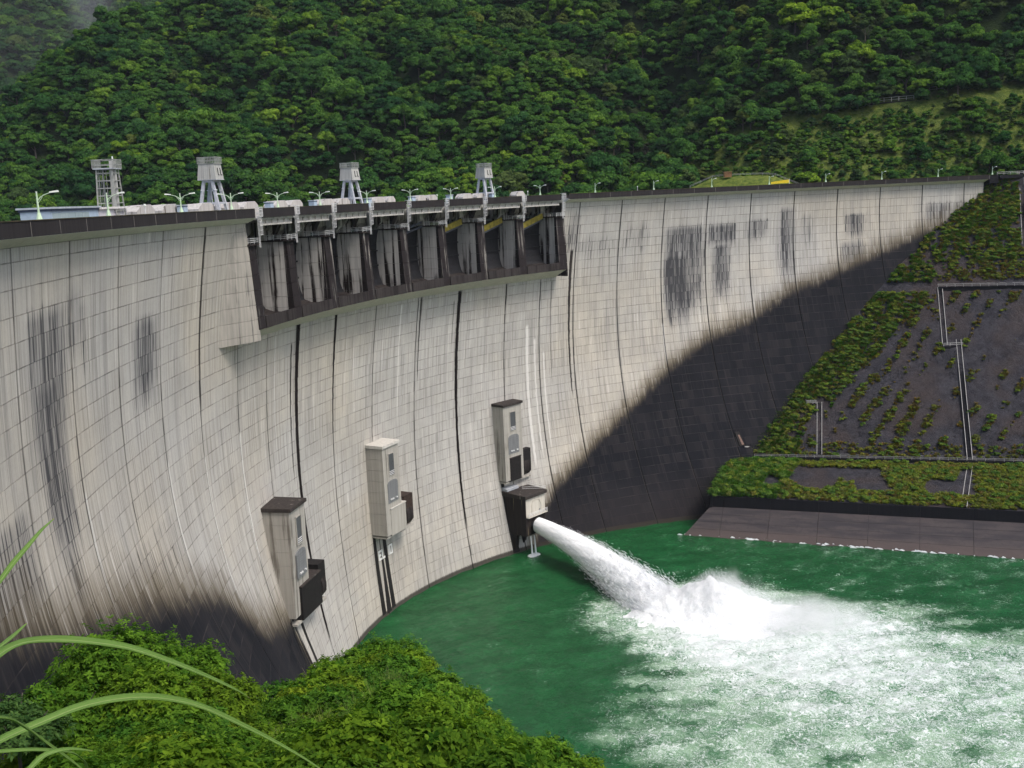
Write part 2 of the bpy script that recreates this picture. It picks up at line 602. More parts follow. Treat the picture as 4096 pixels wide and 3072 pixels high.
def cell(s0, s1, h0, h1, gj, gl, nx=8, nh=2, depth=0.45):
    ss = np.linspace(s0 + gj, s1 - gj, nx + 1)
    hs = np.linspace(h0 + gl, h1 - gl, nh + 1)
    A, B = np.meshgrid(ss, hs, indexing='ij')
    off = nrg.normal(0, 0.018)
    Vf = FACE(A.ravel(), B.ravel(), off)
    F_ = [tuple(q[::-1]) for q in grid_faces(nx + 1, nh + 1)]
    m = nh + 1
    border = [i * m for i in range(nx + 1)] + [nx * m + j for j in range(1, m)] + [i * m + nh for i in range(nx - 1, -1, -1)] + [j for j in range(nh - 1, 0, -1)]
    sb, hb = A.ravel()[border], B.ravel()[border]
    Vb = FACE(sb, hb, -depth)
    n0 = len(Vf)
    L = len(border)
    for i in range(L):
        j = (i + 1) % L
        F_.append((border[i], border[j], n0 + j, n0 + i))
    V = np.concatenate([Vf, Vb]) - dam_loc
    S_ = np.concatenate([A.ravel(), sb])
    H_ = np.concatenate([B.ravel(), hb])
    return V, F_, S_, H_


cells = []
for i in range(len(JOINTS) - 1):
    for j in range(len(LEVELS) - 1):
        s0, s1, h0, h1 = JOINTS[i], JOINTS[i + 1], LEVELS[j], LEVELS[j + 1]
        if h0 > 118:
            continue
        sm = (s0 + s1) / 2
        # nothing is left of the face where the spillway stands
        if h0 < SPH and s1 > SPL + 0.1 and s0 < SPR:
            if h1 <= SPH + 0.2:
                if s1 <= SPR:
                    continue
                s0 = max(s0, SPR)
            elif s1 <= 266.4:
                h0 = SPH
        # below the ground of the right bank
        q = FACE(s0, h0)
        if s0 > 300 and h0 > np.interp(s0, [300, 318, 333, 352, 365, 382, 404, 441, 454], [118, 112, 106, 90, 80, 68, 49, 26, 17]):
            continue
        if s0 > 452:
            continue
        if s1 > 456:
            s1 = 456
        gj = float(np.interp(sm, [0, 120, 260, 400], [0.09, 0.13, 0.20, 0.22]))
        dpx = FPX / math.hypot(q[0], q[1])
        px, py = project(*FACE(sm, (h0 + h1) / 2))
        vis = -200 < px < 4300 and py < 2700
        cells.append((dpx * dpx * (1 if vis else 0.01), s0, s1, h0, h1, gj))
cells.sort(reverse=True)
rest = [[], [], [], [], 0, []]
for idx, (_a, s0, s1, h0, h1, gj) in enumerate(cells):
    V, F_, S_, H_ = cell(s0, s1, h0, h1, gj, 0.022)
    if idx < 300:
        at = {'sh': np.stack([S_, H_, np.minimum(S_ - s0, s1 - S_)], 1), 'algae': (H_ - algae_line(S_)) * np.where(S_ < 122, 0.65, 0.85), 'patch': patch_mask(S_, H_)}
        me = np_mesh('concrete_lift', V, F_, attrs=at)
        link_mesh('concrete_lift', me, dam, MAT_DAM)
    else:
        o = rest[4]
        rest[0].append(V)
        rest[1] += [tuple(i + o for i in f) for f in F_]
        rest[2].append(S_)
        rest[3].append(H_)
        rest[5].append(np.minimum(S_ - s0, s1 - S_))
        rest[4] += len(V)
S_, H_ = np.concatenate(rest[2]), np.concatenate(rest[3])
me = np_mesh('concrete_lifts', np.concatenate(rest[0]), rest[1],
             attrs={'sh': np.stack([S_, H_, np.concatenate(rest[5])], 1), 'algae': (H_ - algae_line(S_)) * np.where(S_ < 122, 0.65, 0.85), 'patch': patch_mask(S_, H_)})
tag(link_mesh('concrete_lifts', me, dam, MAT_DAM), kind='stuff')

# body behind the joints (open only where the spillway bays are)
def core(s0, s1, h0, h1, ns, nh):
    A, B = np.meshgrid(np.linspace(s0, s1, ns), np.linspace(h0, h1, nh), indexing='ij')
    V = FACE(A.ravel(), B.ravel(), -0.35)
    th = 7 + 18 * B.ravel() / 115
    U = W(A.ravel(), np.minimum(GF(A.ravel(), B.ravel()), 2) - 0.35 - th, B.ravel())
    n0 = len(V)
    F_ = grid_faces(ns, nh)
    Fs = np.concatenate([F_[:, ::-1], F_ + n0])
    top = np.array([(i * nh, (i + 1) * nh, (i + 1) * nh + n0, i * nh + n0) for i in range(ns - 1)])
    e0 = np.array([(j, j + 1, j + 1 + n0, j + n0) for j in range(nh - 1)])
    e1 = np.array([(j + (ns - 1) * nh, j + (ns - 1) * nh + n0, j + 1 + (ns - 1) * nh + n0, j + 1 + (ns - 1) * nh) for j in range(nh - 1)])
    return np.concatenate([V, U]) - dam_loc, np.concatenate([Fs, top, e0, e1])


for a in ((-42, 100.3, 0.02, 119, 48, 40), (257.9, 456, 0.02, 119, 66, 40), (100.3, 257.9, SPH + 0.1, 119, 53, 34)):
    V, F_ = core(*a)
    link_mesh('dam_body', np_mesh('dam_body', V, F_), dam, MAT_CORE)

# corbel and parapet along the crest
MAT_CORBEL = mat_concrete('corbel_concrete', (0.64, 0.62, 0.53), (0.53, 0.51, 0.42), amount=0.0)
MAT_PARAPET = mat_concrete('dark_parapet_concrete', (0.030, 0.026, 0.027), (0.018, 0.0155, 0.017), stain=(0.05, 0.04, 0.03), amount=0.05, fine=0.5)
MAT_COPING = mat_simple('mossy_coping', (0.06, 0.05, 0.028), 0.95, var=0.5, scale=0.8)
MAT_STRIP = mat_simple('joint_strip', (0.16, 0.145, 0.135), 0.8)
MAT_ROAD = mat_simple('crest_road_concrete', (0.22, 0.215, 0.205), 0.9)


def WD(s, g, h):
    return W(s, g, h) - dam_loc


def crest_run(s0, s1):
    n = max(1, round((s1 - s0) / 10))
    st = (s1 - s0) / n
    for i in range(n):
        a, b = s0 + i * st, s0 + (i + 1) * st
        MB().prism([(2.48, -1.1), (2.48, -2.86), (2.06, -2.86), (2.06, -1.1)], WD, a + 0.03, b - 0.03, 3).build('parapet_panel', MAT_PARAPET, dam)
        MB().prism([(2.56, -2.865), (2.56, -2.98), (1.98, -2.98), (1.98, -2.865)], WD, a + 0.01, b - 0.01, 3).build('coping', MAT_COPING, dam)
        MB().prism([(2.50, -1.12), (2.50, -2.80), (2.3, -2.80), (2.3, -1.12)], WD, b - 0.07, b + 0.07, 1).build('joint_strip', MAT_STRIP, dam)


def corbel_run(ss):
    for a, b in zip(ss[:-1], ss[1:]):
        MB().prism([(0.0, -0.02), (2.44, -1.06), (2.46, -1.3), (-8.5, -1.3), (-8.5, -0.02)], WD, a + 0.07, b - 0.07, 4).build('corbel', MAT_CORBEL, dam)


crest_run(-40, 99.6)
crest_run(258.6, 456.45)
corbel_run([j for j in JOINTS if j < 80.1] + [99.8])
corbel_run([258.4] + [j for j in JOINTS if 266 < j < 450] + [456])
MB().prism([(2.0, -1.31), (2.0, -1.5), (-8.4, -1.5), (-8.4, -1.31)], WD, -42, 99.5, 28).build('crest_road', MAT_ROAD, dam)
MB().prism([(2.0, -1.31), (2.0, -1.5), (-8.4, -1.5), (-8.4, -1.31)], WD, 258.4, 460, 40).build('crest_road', MAT_ROAD, dam)
for a, b in ((-42, 99), (259, 456)):
    MB().prism([(-8.0, -1.5), (-8.0, -2.5), (-8.4, -2.5), (-8.4, -1.5)], WD, a, b, 30).build('upstream_parapet', MAT_PARAPET, dam)
# ------------------------------------------------------------------ the gated spillway through the crest
SP0, BAY = 102.0, 19.23
PIERS = [SP0 + BAY * i for i in range(9)]
PW = 1.75                                              # half width of a pier
MAT_PIER = mat_concrete('pier_concrete', (0.52, 0.50, 0.47), (0.38, 0.365, 0.345), stain=(0.014, 0.009, 0.009), amount=0.28, fine=1.5)
MAT_PIERF = mat_concrete('stained_pier_front', (0.34, 0.32, 0.29), (0.16, 0.15, 0.14), stain=(0.018, 0.014, 0.015), amount=0.60, fine=1.8)
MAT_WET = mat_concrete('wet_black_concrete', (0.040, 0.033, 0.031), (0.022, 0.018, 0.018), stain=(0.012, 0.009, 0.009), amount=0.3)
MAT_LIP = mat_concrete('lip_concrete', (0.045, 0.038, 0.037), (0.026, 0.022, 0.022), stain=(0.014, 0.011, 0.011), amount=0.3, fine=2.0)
MAT_SOFFIT = mat_concrete('soffit_concrete', (0.58, 0.545, 0.46), (0.46, 0.43, 0.36), amount=0.0)
MAT_GIRDER = mat_concrete('girder_concrete', (0.50, 0.485, 0.455), (0.36, 0.345, 0.32), amount=0.0)
MAT_WHITE = mat_simple('white_painted_steel', (0.62, 0.62, 0.62), 0.5, var=0.12)
MAT_GATE = mat_simple('blue_grey_gate_steel', (0.055, 0.06, 0.075), 0.5, var=0.3)
MAT_GATEB = mat_simple('shaded_gate_steel', (0.010, 0.010, 0.013), 0.6, var=0.4)  # the shadow inside the bays is put into this gate colour
MAT_YELLOW = mat_simple('old_yellow_paint', (0.26, 0.21, 0.03), 0.6, var=0.35, scale=0.8)
MAT_FLANK = mat_concrete('flank_concrete', (0.36, 0.335, 0.295), (0.26, 0.245, 0.22), stain=(0.10, 0.095, 0.09), amount=0.16, fine=1.4)

spill = empty('spillway', tuple(W(180, 0, 22)))
tag(spill, 'eight bay gated spillway with dark streaked piers near the top of the dam', 'spillway')
sp_loc = np.array(spill.location)


def WS(s, g, h):
    return W(s, g, h) - sp_loc


for k, s in enumerate(PIERS):
    # concrete lifts of the pier below the platform, then the set-back upper pier that carries the bridge
    hs = [4.6, 7.6, 10.7, 13.8, 16.9, 19.4, 22.0]
    for a, b in zip(hs[:-1], hs[1:]):
        ga, gb = np.interp(a, [4.6, 22], [0.15, 1.05]), np.interp(b, [4.6, 22], [0.15, 1.05])
        MB().prism([(-0.6, a + 0.03), (ga - 0.0, a + 0.03), (gb, b - 0.03), (-0.6, b - 0.03)], WS, s - PW, s + PW).build('pier_nose', MAT_PIERF, spill)
        MB().prism([(-15.0, a + 0.03), (-0.62, a + 0.03), (-0.62, b - 0.03), (-15.0, b - 0.03)], WS, s - PW + 0.01, s + PW - 0.01).build('pier_lift', MAT_PIER, spill)
    MB().prism([(-15, 22.0), (1.0, 22.0), (float(GF(s, 24.9)) - 0.6, 25.0), (-15, 25.0)], WS, s - PW, s + PW).build('pier_foot', MAT_SOFFIT, spill)
    MB().prism([(-15, 4.55), (-5.2, 4.55), (-5.2, 2.2), (-3.6, 0.3), (-3.6, -1.05), (-15, -1.05)], WS, s - PW + 0.1, s + PW - 0.1).build('pier_head', MAT_PIER, spill)
    # solid dark block standing for the recess of the bridge joint over the pier
    MB().prism([(-3.4, 3.5), (-0.8, -0.9), (-0.8, -2.6), (-3.4, -2.6)], WS, s - 0.9, s + 0.9).build('joint_recess_block', MAT_WET, spill)
    MB().box(0, 0, 0, 0, 0, 0)
    # platform slab
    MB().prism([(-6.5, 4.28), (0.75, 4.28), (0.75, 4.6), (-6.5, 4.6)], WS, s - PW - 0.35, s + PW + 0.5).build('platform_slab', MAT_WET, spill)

lips = MB()
for k in range(8):
    a, b = PIERS[k] + PW, PIERS[k + 1] - PW
    # curved chute floor with flip bucket
    prof = [(0.85, 19.55), (-0.6, 19.9), (-2.4, 20.25), (-4.4, 20.2), (-6.4, 19.5), (-8.4, 18.0), (-10.2, 15.6), (-11.6, 13.0), (-13.2, 10.6), (-15.5, 9.9)]
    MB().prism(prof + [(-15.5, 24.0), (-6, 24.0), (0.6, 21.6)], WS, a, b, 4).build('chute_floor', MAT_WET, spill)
    MB().prism([(0.86, 19.5), (1.18, 19.5), (1.25, 22.0), (0.62, 22.0)], WS, a + 0.04, b - 0.04, 4).build('flip_lip', MAT_LIP, spill)
    gm = float(GF((a + b) / 2, 24.9))
    MB().prism([(1.22, 22.02), (gm - 0.5, 25.1), (-14, 25.1), (-14, 24.05), (-4.0, 24.05)], WS, a - PW + 0.02, b + PW - 0.02, 6).build('soffit', MAT_SOFFIT, spill)
    # radial gate leaf with ribs, and its hoist beam above
    arc = [(-5.2 - 2.6 * math.cos(t), 11.5 + 8.8 * math.sin(t)) for t in np.linspace(-0.95, 1.25, 9)]
    lf = MB().prism(arc + [(g - 0.3, h) for g, h in reversed(arc)], WS, a + 0.1, b - 0.1, 2).build('gate_leaf', MAT_GATEB, spill)
    for h in (6.0, 10.0, 14.0):
        MB().prism([(-7.8, h), (-7.3, h), (-7.3, h + 0.4), (-7.8, h + 0.4)], WS, a + 0.15, b - 0.15, 2).build('gate_rib', MAT_GATEB, spill)
    MB().prism([(-14.5, -1.0), (-9.8, -1.0), (-9.8, 2.4), (-11.2, 3.8), (-14.5, 3.8)], WS, a, b, 2).build('breast_wall', MAT_PIER, spill)
    # stub corbels under the bridge deck on the pier side
    for q in range(3):
        MB().prism([(-5.0 - 2.6 * q, 0.2), (-6.6 - 2.6 * q, 0.2), (-6.6 - 2.6 * q, 3.9), (-5.0 - 2.6 * q, 2.4)], WS, b - 1.5, b + 0.1).build('bearing_corbel', MAT_PIER, spill)
    # bridge: dark parapet and pale bracketed fascia
    s0, s1 = PIERS[k] + 1.05, PIERS[k + 1] - 1.05
    MB().prism([(2.48, -1.0), (2.48, -2.86), (2.06, -2.86), (2.06, -1.0)], WS, s0, s1, 4).build('bridge_parapet', MAT_PARAPET, spill)
    MB().prism([(2.55, -2.865), (2.55, -2.97), (1.98, -2.97), (1.98, -2.865)], WS, s0, s1, 4).build('bridge_coping', MAT_COPING, spill)
    MB().prism([(2.0, -1.0), (-9, -1.0), (-9, -0.62), (2.0, -0.62)], WS, s0 - 0.9, s1 + 0.9, 4).build('bridge_deck', MAT_GIRDER, spill)
    MB().prism([(1.2, -0.6), (1.2, 0.55), (1.75, 0.62), (1.75, 0.32), (1.38, 0.2), (1.38, -0.6)], WS, s0 + 0.3, s1 - 0.3, 4).build('fascia_beam', MAT_GIRDER, spill)
    nb = 5
    for q in range(nb + 1):
        sb = s0 + 0.6 + (s1 - s0 - 1.2) * q / nb
        MB().prism([(2.3, -0.98), (1.4, -0.98), (1.4, 0.5), (1.72, 0.3), (1.8, -0.3)], WS, sb - 0.12, sb + 0.12).build('bracket', MAT_GIRDER, spill)
    # trunnion beam, yellow in the bays that have been repainted
    yx = {4: ((1605 + 16, 925), (1690, 890)), 5: ((1772, 925), (1855, 886)), 6: ((1921, 925), (2004, 880)), 7: ((2093, 912), (2190, 863))}
    if k in yx:
        (xa, ya), (xb, yb) = yx[k]
        g0, h0 = gh(a + 1.2, xa, ya)
        g1, h1 = gh(b - 1.0, xb, yb)
        A_, B_ = WS(a + 1.2, -3.0, h0), WS(b - 1.0, -5.0, h1)
        MB().bar(A_, B_, 0.5, 1.7 if k > 4 else 0.5).build('trunnion_beam', MAT_YELLOW if k > 4 else MAT_GATE, spill)
        MB().bar(A_ + np.array([0, 0, -1.15]), B_ + np.array([0, 0, -1.15]), 0.7, 0.5).build('beam_flange', MAT_GATE, spill)
    else:
        for q in range(2):
            A_, B_ = WS(a + 0.2 + q * 1.1, -1.6 - q * 2, 6.2), WS(a + 1.7 + q * 1.1, -2.2 - q * 2, 5.3)
            MB().bar(A_, B_, 0.9, 0.6).build('trunnion_block', MAT_GATE, spill)

# left flank: the wall that flares back from the first pier to the dam face, in lifts
hs = [0.0] + [H1 + LIFT * i for i in range(8)] + [24.3]
for a, b in zip(hs[:-1], hs[1:]):
    a2, b2 = a + 0.03, b - 0.03
    pts = []
    for h in (a2, b2):
        sc_ = np.interp(h, [0, 24.3], [93.0, 90.0])
        gfr = np.interp(h, [0, 4.6, 22, 24.3], [-0.3, 0.1, 1.0, 1.05])
        pts.append((WS(sc_, float(GF(sc_, h)) - 0.2, h), WS(96.5, float(0.62 * gfr + 0.38 * GF(sc_, h)), h), WS(100.5, gfr, h), WS(100.5, -9, h), WS(93, -9, h)))
    (p0, p1, p2, p3, p4), (q0, q1, q2, q3, q4) = pts
    MB().add([p0, p1, p2, p3, p4, q0, q1, q2, q3, q4], [(0, 1, 2, 3, 4), (9, 8, 7, 6, 5), (0, 5, 6, 1), (1, 6, 7, 2), (2, 7, 8, 3), (3, 8, 9, 4), (4, 9, 5, 0)]).build('flank_lift', MAT_FLANK, spill)
MB().prism([(-8, -1.0), (2.0, -1.0), (0.0, -0.05), (-8, -0.05)], WS, 99.8, 101.4).build('flank_corbel', MAT_CORBEL, spill)
# right end wall
for a, b in zip(hs[2:-1], hs[3:]):
    MB().prism([(-9, a + 0.03), (np.interp(a, [4.6, 22], [0.1, 1.0]), a + 0.03), (np.interp(b, [4.6, 22], [0.1, 1.0]), b - 0.03), (-9, b - 0.03)], WS, PIERS[8] + PW, 258.2).build('end_wall', MAT_PIERF, spill)

# caged ladders and platform railings, one of each on every pier
def ladder_mesh():
    m = MB()
    for x in (-0.28, 0.28):
        m.bar((x, 0, -7.2), (x, 0, 0.1), 0.09)
    for i in range(24):
        m.bar((-0.28, 0, -7.1 + i * 0.3), (0.28, 0, -7.1 + i * 0.3), 0.05)
    return m


def cage_mesh():
    m = MB()
    for z in (-4.6, -3.7, -2.8, -1.9, -1.1):
        for a, b in (((-0.45, -0.05), (-0.5, -0.6)), ((-0.5, -0.6), (0.5, -0.6)), ((0.5, -0.6), (0.45, -0.05))):
            m.bar((a[0], a[1], z), (b[0], b[1], z), 0.07)
    for x in (-0.5, 0.0, 0.5):
        m.bar((x, -0.6, -4.7), (x, -0.6, -1.0), 0.07)
    return m


def basket_mesh():
    m = MB()
    for z in (-0.9, -0.2, 0.5, 1.0):
        for a, b in (((-0.85, 0.1), (-0.85, -0.75)), ((-0.85, -0.75), (0.85, -0.75)), ((0.85, -0.75), (0.85, 0.1))):
            m.bar((a[0], a[1], z), (b[0], b[1], z), 0.10)
    for x in (-0.85, -0.28, 0.28, 0.85):
        m.bar((x, -0.75, -0.9), (x, -0.75, 1.05), 0.10)
    return m


def rail_mesh(pts, n_post, hgt=1.15, w=0.09, rails=3):
    m = MB()
    for a, b in zip(pts[:-1], pts[1:]):
        a, b = Vector(a), Vector(b)
        for r in range(rails):
            z = Vector((0, 0, hgt * (r + 1) / rails))
            m.bar(a + z, b + z, w)
        k = max(1, int((b - a).length / n_post))
        for i in range(k + 1):
            q = a + (b - a) * i / k
            m.bar(q, q + Vector((0, 0, hgt)), w)
    return m


lad = empty('caged_ladder')
ladder_mesh().build('ladder', MAT_WHITE, lad)
cage_mesh().build('cage', MAT_WHITE, lad)
basket_mesh().build('top_basket', MAT_WHITE, lad)
tag(lad, 'white steel caged ladder running down a spillway pier', 'ladder', 'caged ladders on the spillway piers')
rl = empty('platform_railing')
rail_mesh([(-2.0, 6.2, 0), (-2.0, -0.65, 0), (2.1, -0.65, 0), (2.1, 1.6, 0)], 1.4).build('rail', MAT_WHITE, rl)
tag(rl, 'white pipe railing around a platform on a spillway pier', 'railing', 'platform railings on the spillway piers')
for k, s in enumerate(PIERS):
    for src, g, z in ((lad, 2.0, ZF + 2.2), (rl, 0.0, ZF - 4.28)):
        o = src if k == 0 else copy_tree(src)
        p = W(s + (0.0 if src is lad else 0.15), g, 0)
        o.location = (p[0], p[1], z)
        o.rotation_euler = (0, 0, float(phi(s)))
        o['label'] = ('white caged ladder on the %s spillway pier from the flared flank wall' if src is lad else 'white platform railing on the %s spillway pier from the flared flank wall') % ORD[k]

# ------------------------------------------------------------------ sluice towers low on the face
MAT_TOWER = mat_concrete('sluice_tower_concrete', (0.40, 0.38, 0.34), (0.31, 0.295, 0.265), stain=(0.16, 0.145, 0.125), amount=0.18, fine=1.2)
MAT_ROOFD = mat_concrete('dark_roof_concrete', (0.05, 0.042, 0.038), (0.028, 0.023, 0.022), stain=(0.16, 0.145, 0.13), amount=0.06, fine=1.0)
MAT_ROOFL = mat_concrete('pale_roof_concrete', (0.55, 0.53, 0.49), (0.44, 0.42, 0.385), amount=0.0)
MAT_PANEL = mat_simple('grey_steel_shutter', (0.17, 0.175, 0.18), 0.5, var=0.15, streak=True)
MAT_BLACK = mat_simple('wet_stain_and_shade_black', (0.010, 0.008, 0.008), 0.8, var=0.4)  # black of wet run-off stains, also painted shade of openings
MAT_BROWN = mat_simple('recess_shade_brown', (0.035, 0.022, 0.018), 0.8, var=0.4)
MAT_SLOT = mat_simple('slot_window_steel', (0.075, 0.08, 0.085), 0.4, var=0.15)
MAT_RUNS = mat_concrete('stained_outlet_concrete', (0.34, 0.325, 0.30), (0.18, 0.17, 0.155), stain=(0.012, 0.009, 0.009), amount=0.55, fine=1.1)
TOWERS = [(107.5, 8.4, 1.0, 62.9, 89.0, 'grey concrete sluice tower under the dark roof beside the bank bushes', MAT_ROOFD),
          (168.0, 8.2, -4.3, 63.6, 90.0, 'grey concrete sluice tower with pale flat roof above the EL lettering', MAT_ROOFL),
          (229.0, 9.0, -3.9, 63.9, 90.0, 'grey concrete sluice tower standing above the discharging valve house', MAT_ROOFD)]
for ti, (s0, wd, gfr, h0, h1, lab, rm) in enumerate(TOWERS):
    o = empty('sluice_tower', tuple(W(s0 + wd / 2, gfr, h1)))
    tag(o, lab, 'tower')
    L0 = np.array(o.location)

    def WT(s, g, h, L0=L0):
        return W(s, g, h) - L0

    s1 = s0 + wd
    n = 9
    hs = np.linspace(h0 + 0.9, h1, n)
    for a, b in zip(hs[:-1], hs[1:]):
        ba = float(min(GF(s0, a), GF(s1, a))) - 1.2
        # front leans back a little towards the foot of the first tower
        fa, fb = gfr - (0.0 if ti else 0.5) * (a - h0) / 26, gfr - (0.0 if ti else 0.5) * (b - h0) / 26
        MB().prism([(ba, a + 0.025), (fa, a + 0.025), (fb, b - 0.025), (ba, b - 0.025)], WT, s0, s1).build('tower_lift', MAT_TOWER, o)
    bk = float(GF(s0 + 4, h0)) - 1.0
    MB().prism([(bk, h0), (gfr + 0.45, h0 + 0.12), (gfr + 0.45, h0 + 0.9), (bk, h0 + 0.9)], WT, s0 - 0.35, s1 + 0.45).build('roof_slab', rm, o)
    c = (s0 + s1) / 2
    win = MB().prism([(gfr - 0.3, h0 + 3.2), (gfr + 0.12, h0 + 3.2), (gfr + 0.12, h0 + 9.4), (gfr - 0.3, h0 + 9.4)], WT, c - 1.3, c + 1.3).build('slot_window', MAT_SLOT, o)
    fr = MB()
    for a, b, x0, x1 in ((3.0, 3.2, -1.55, 1.55), (9.4, 9.6, -1.55, 1.55), (3.0, 9.6, -1.55, -1.3), (3.0, 9.6, 1.3, 1.55)):
        fr.prism([(gfr - 0.1, h0 + a), (gfr + 0.22, h0 + a), (gfr + 0.22, h0 + b), (gfr - 0.1, h0 + b)], WT, c + x0, c + x1)
    fr.build('window_frame', MAT_TOWER, win)
    for q in range(3):
        MB().prism([(gfr, h0 + 8.1 + q * 0.45), (gfr + 0.22, h0 + 8.1 + q * 0.45), (gfr + 0.22, h0 + 8.25 + q * 0.45), (gfr, h0 + 8.25 + q * 0.45)], WT, c - 1.2, c + 1.2).build('window_bar', MAT_WHITE, o)
    # round shouldered hatch
    pts = [(-2.6, 17.2), (2.6, 17.2), (2.6, 11.6), (2.0, 11.0), (0.8, 10.75), (-0.8, 10.75), (-2.0, 11.0), (-2.6, 11.6)]
    m = MB()
    v = [WT(c + x, gfr + 0.14, h0 + z) for x, z in pts] + [WT(c + x, gfr - 0.2, h0 + z) for x, z in pts]
    nn = len(pts)
    m.add(v, [tuple(range(nn)), tuple(range(2 * nn - 1, nn - 1, -1))] + [(i, (i + 1) % nn, (i + 1) % nn + nn, i + nn) for i in range(nn)])
    ht = m.build('hatch', MAT_PANEL, o)
    m = MB()
    for q in range(8):
        m.prism([(gfr, h0 + 11.6 + q * 0.6), (gfr + 0.20, h0 + 11.6 + q * 0.6), (gfr + 0.20, h0 + 11.72 + q * 0.6), (gfr, h0 + 11.72 + q * 0.6)], WT, c - 2.5, c + 2.5)
    m.build('louvre', MAT_PANEL, ht)
    for x in (-1.6, -0.7, 1.2):
        MB().prism([(gfr, h0 + 16.0), (gfr + 0.45, h0 + 16.0), (gfr + 0.45, h0 + 16.35), (gfr, h0 + 16.35)], WT, c + x, c + x + 0.6).build('hatch_hinge', MAT_WHITE, o)
    # outlet hood to the right of the foot, with the recess's shade painted as a dark solid block
    hm = MAT_BLACK if ti != 1 else MAT_TOWER  # the dark of the open ends is put into the outer hoods' colour
    ht0, ht1 = 82.6, 90.4
    gb = float(GF(s1 + 5, h1 - 4))
    ha, hb_, hc = ((110.3, 121.4, 125.2), (170.2, 178.0, 182.6), (231.2, 236.7, 242.2))[ti]
    MB().prism([(gb - 0.5, ht0), (gfr + 0.16, ht0), (gfr + 0.10, ht1), (gb - 0.5, ht1)], WT, ha, hb_).build('outlet_hood', hm, o)
    MB().prism([(gb - 1.0, ht0 - 0.35), (gfr + 0.3, ht0 - 0.3), (gfr + 0.3, ht0), (gb - 1.0, ht0)], WT, ha - 0.1, hb_ + 0.15).build('hood_roof', MAT_ROOFL if ti == 1 else MAT_ROOFD, o)
    MB().prism([(gb - 0.6, ht0 - 1.5), (gfr - 0.45, ht0 - 1.5), (gfr - 0.45, ht1 - 1.6), (gfr - 1.6, ht1 - 0.2), (gb - 0.6, ht1 - 0.2)], WT, hb_ + 0.05, hc).build('recess_shade_block', MAT_BLACK if ti != 1 else MAT_BROWN, o)
    ga = MB()
    arc = [(gfr - 0.75 + 0.7 * math.cos(t), ht1 - 3.4 + 2.2 * math.sin(t)) for t in np.linspace(-1.5, 1.2, 7)]
    ga.prism(arc + [(gfr - 1.2, ht1 - 1.3), (gfr - 1.2, ht1 - 5.4)], WT, hb_ + 0.9, hc - 0.6)
    ga.build('outlet_gate', MAT_WET, o)
    MB().prism([(gb - 2, ht1), (gfr - 0.4, ht1), (gfr - 0.4, ht1 + 0.5), (gb - 2, ht1 + 0.5)], WT, s0 + 0.2, hc - 0.3).build('outlet_sill', MAT_TOWER, o)

# black run-off channels below the outlets, real fluted strips on the face
def run_strip(parent, s0, s1, h0, h1, w0, w1, mat, proud=0.06):
    hh = np.linspace(h0, h1, 9)
    m = MB()
    L0 = np.array(parent.location)
    for a, b in zip(hh[:-1], hh[1:]):
        t0, t1 = (a - h0) / (h1 - h0), (b - h0) / (h1 - h0)
        sa, sb = s0 + (s1 - s0) * t0, s0 + (s1 - s0) * t1
        wa, wb = w0 + (w1 - w0) * t0, w0 + (w1 - w0) * t1
        m.hexa([FACE(sa - wa, a, -0.2) - L0, FACE(sa + wa, a, -0.2) - L0, FACE(sb + wb, b, -0.2) - L0, FACE(sb - wb, b, -0.2) - L0],
               [FACE(sa - wa, a, proud) - L0, FACE(sa + wa, a, proud) - L0, FACE(sb + wb, b, proud) - L0, FACE(sb - wb, b, proud) - L0])
    return m.build('run_off_channel', mat, parent)


t1, t2, t3 = [x for x in bpy.data.objects if x.name.startswith('sluice_tower')][:3]
for a in ((168.9, 168.9, 90.6, 114.0, 0.7, 1.1), (173.9, 174.5, 90.6, 114.0, 0.8, 1.0)):
    run_strip(t2, *a, MAT_BLACK)
run_strip(t2, 172.2, 171.8, 97.0, 114.4, 0.25, 1.3, MAT_BLACK)
run_strip(t1, 109.5, 112.0, 89.6, 112, 0.7, 0.9, MAT_RUNS)
run_strip(t1, 107.4, 107.0, 89.6, 112, 0.6, 0.8, MAT_BLACK)
run_strip(t1, 114.5, 117.0, 89.6, 112, 0.7, 0.9, MAT_BLACK)
run_strip(t3, 230.2, 231.0, 90.6, 114.6, 0.6, 1.3, MAT_BLACK)

# white elevation lettering
MAT_LET = mat_simple('white_letter_paint', (0.80, 0.79, 0.76), 0.8, var=0.06)
GL = {'E': [(0, 0, .3, 1), (.3, 0, 1, .2), (.3, .4, .85, .6), (.3, .8, 1, 1)], 'L': [(0, 0, .3, 1), (.3, 0, 1, .2)],
      '1': [(.55, 0, .95, 1)], '0': [(0, 0, .3, 1), (.7, 0, 1, 1), (.3, 0, .7, .16), (.3, .84, .7, 1)]}
sign = empty('elevation_lettering', tuple(FACE(172.5, 98.5)))
tag(sign, 'white painted elevation lettering EL 10 on the dam below the pale roofed tower', 'lettering')
for ch, sA, wA in (('E', 170.15, 1.55), ('L', 171.9, 1.55), ('1', 175.0, 0.75), ('0', 175.95, 1.6)):
    m = MB()
    for x0, y0, x1, y1 in GL[ch]:
        hb = 98.5
        pts = [FACE(sA + wA * x, hb - 2.9 * y, 0.13) - np.array(sign.location) for x, y in ((x0, y0), (x1, y0), (x1, y1), (x0, y1))]
        bk = [FACE(sA + wA * x, hb - 2.9 * y, 0.02) - np.array(sign.location) for x, y in ((x0, y0), (x1, y0), (x1, y1), (x0, y1))]
        m.hexa(bk, pts)
    m.build('letter_' + {'E': 'e', 'L': 'l', '1': 'one', '0': 'zero'}[ch], MAT_LET, sign)

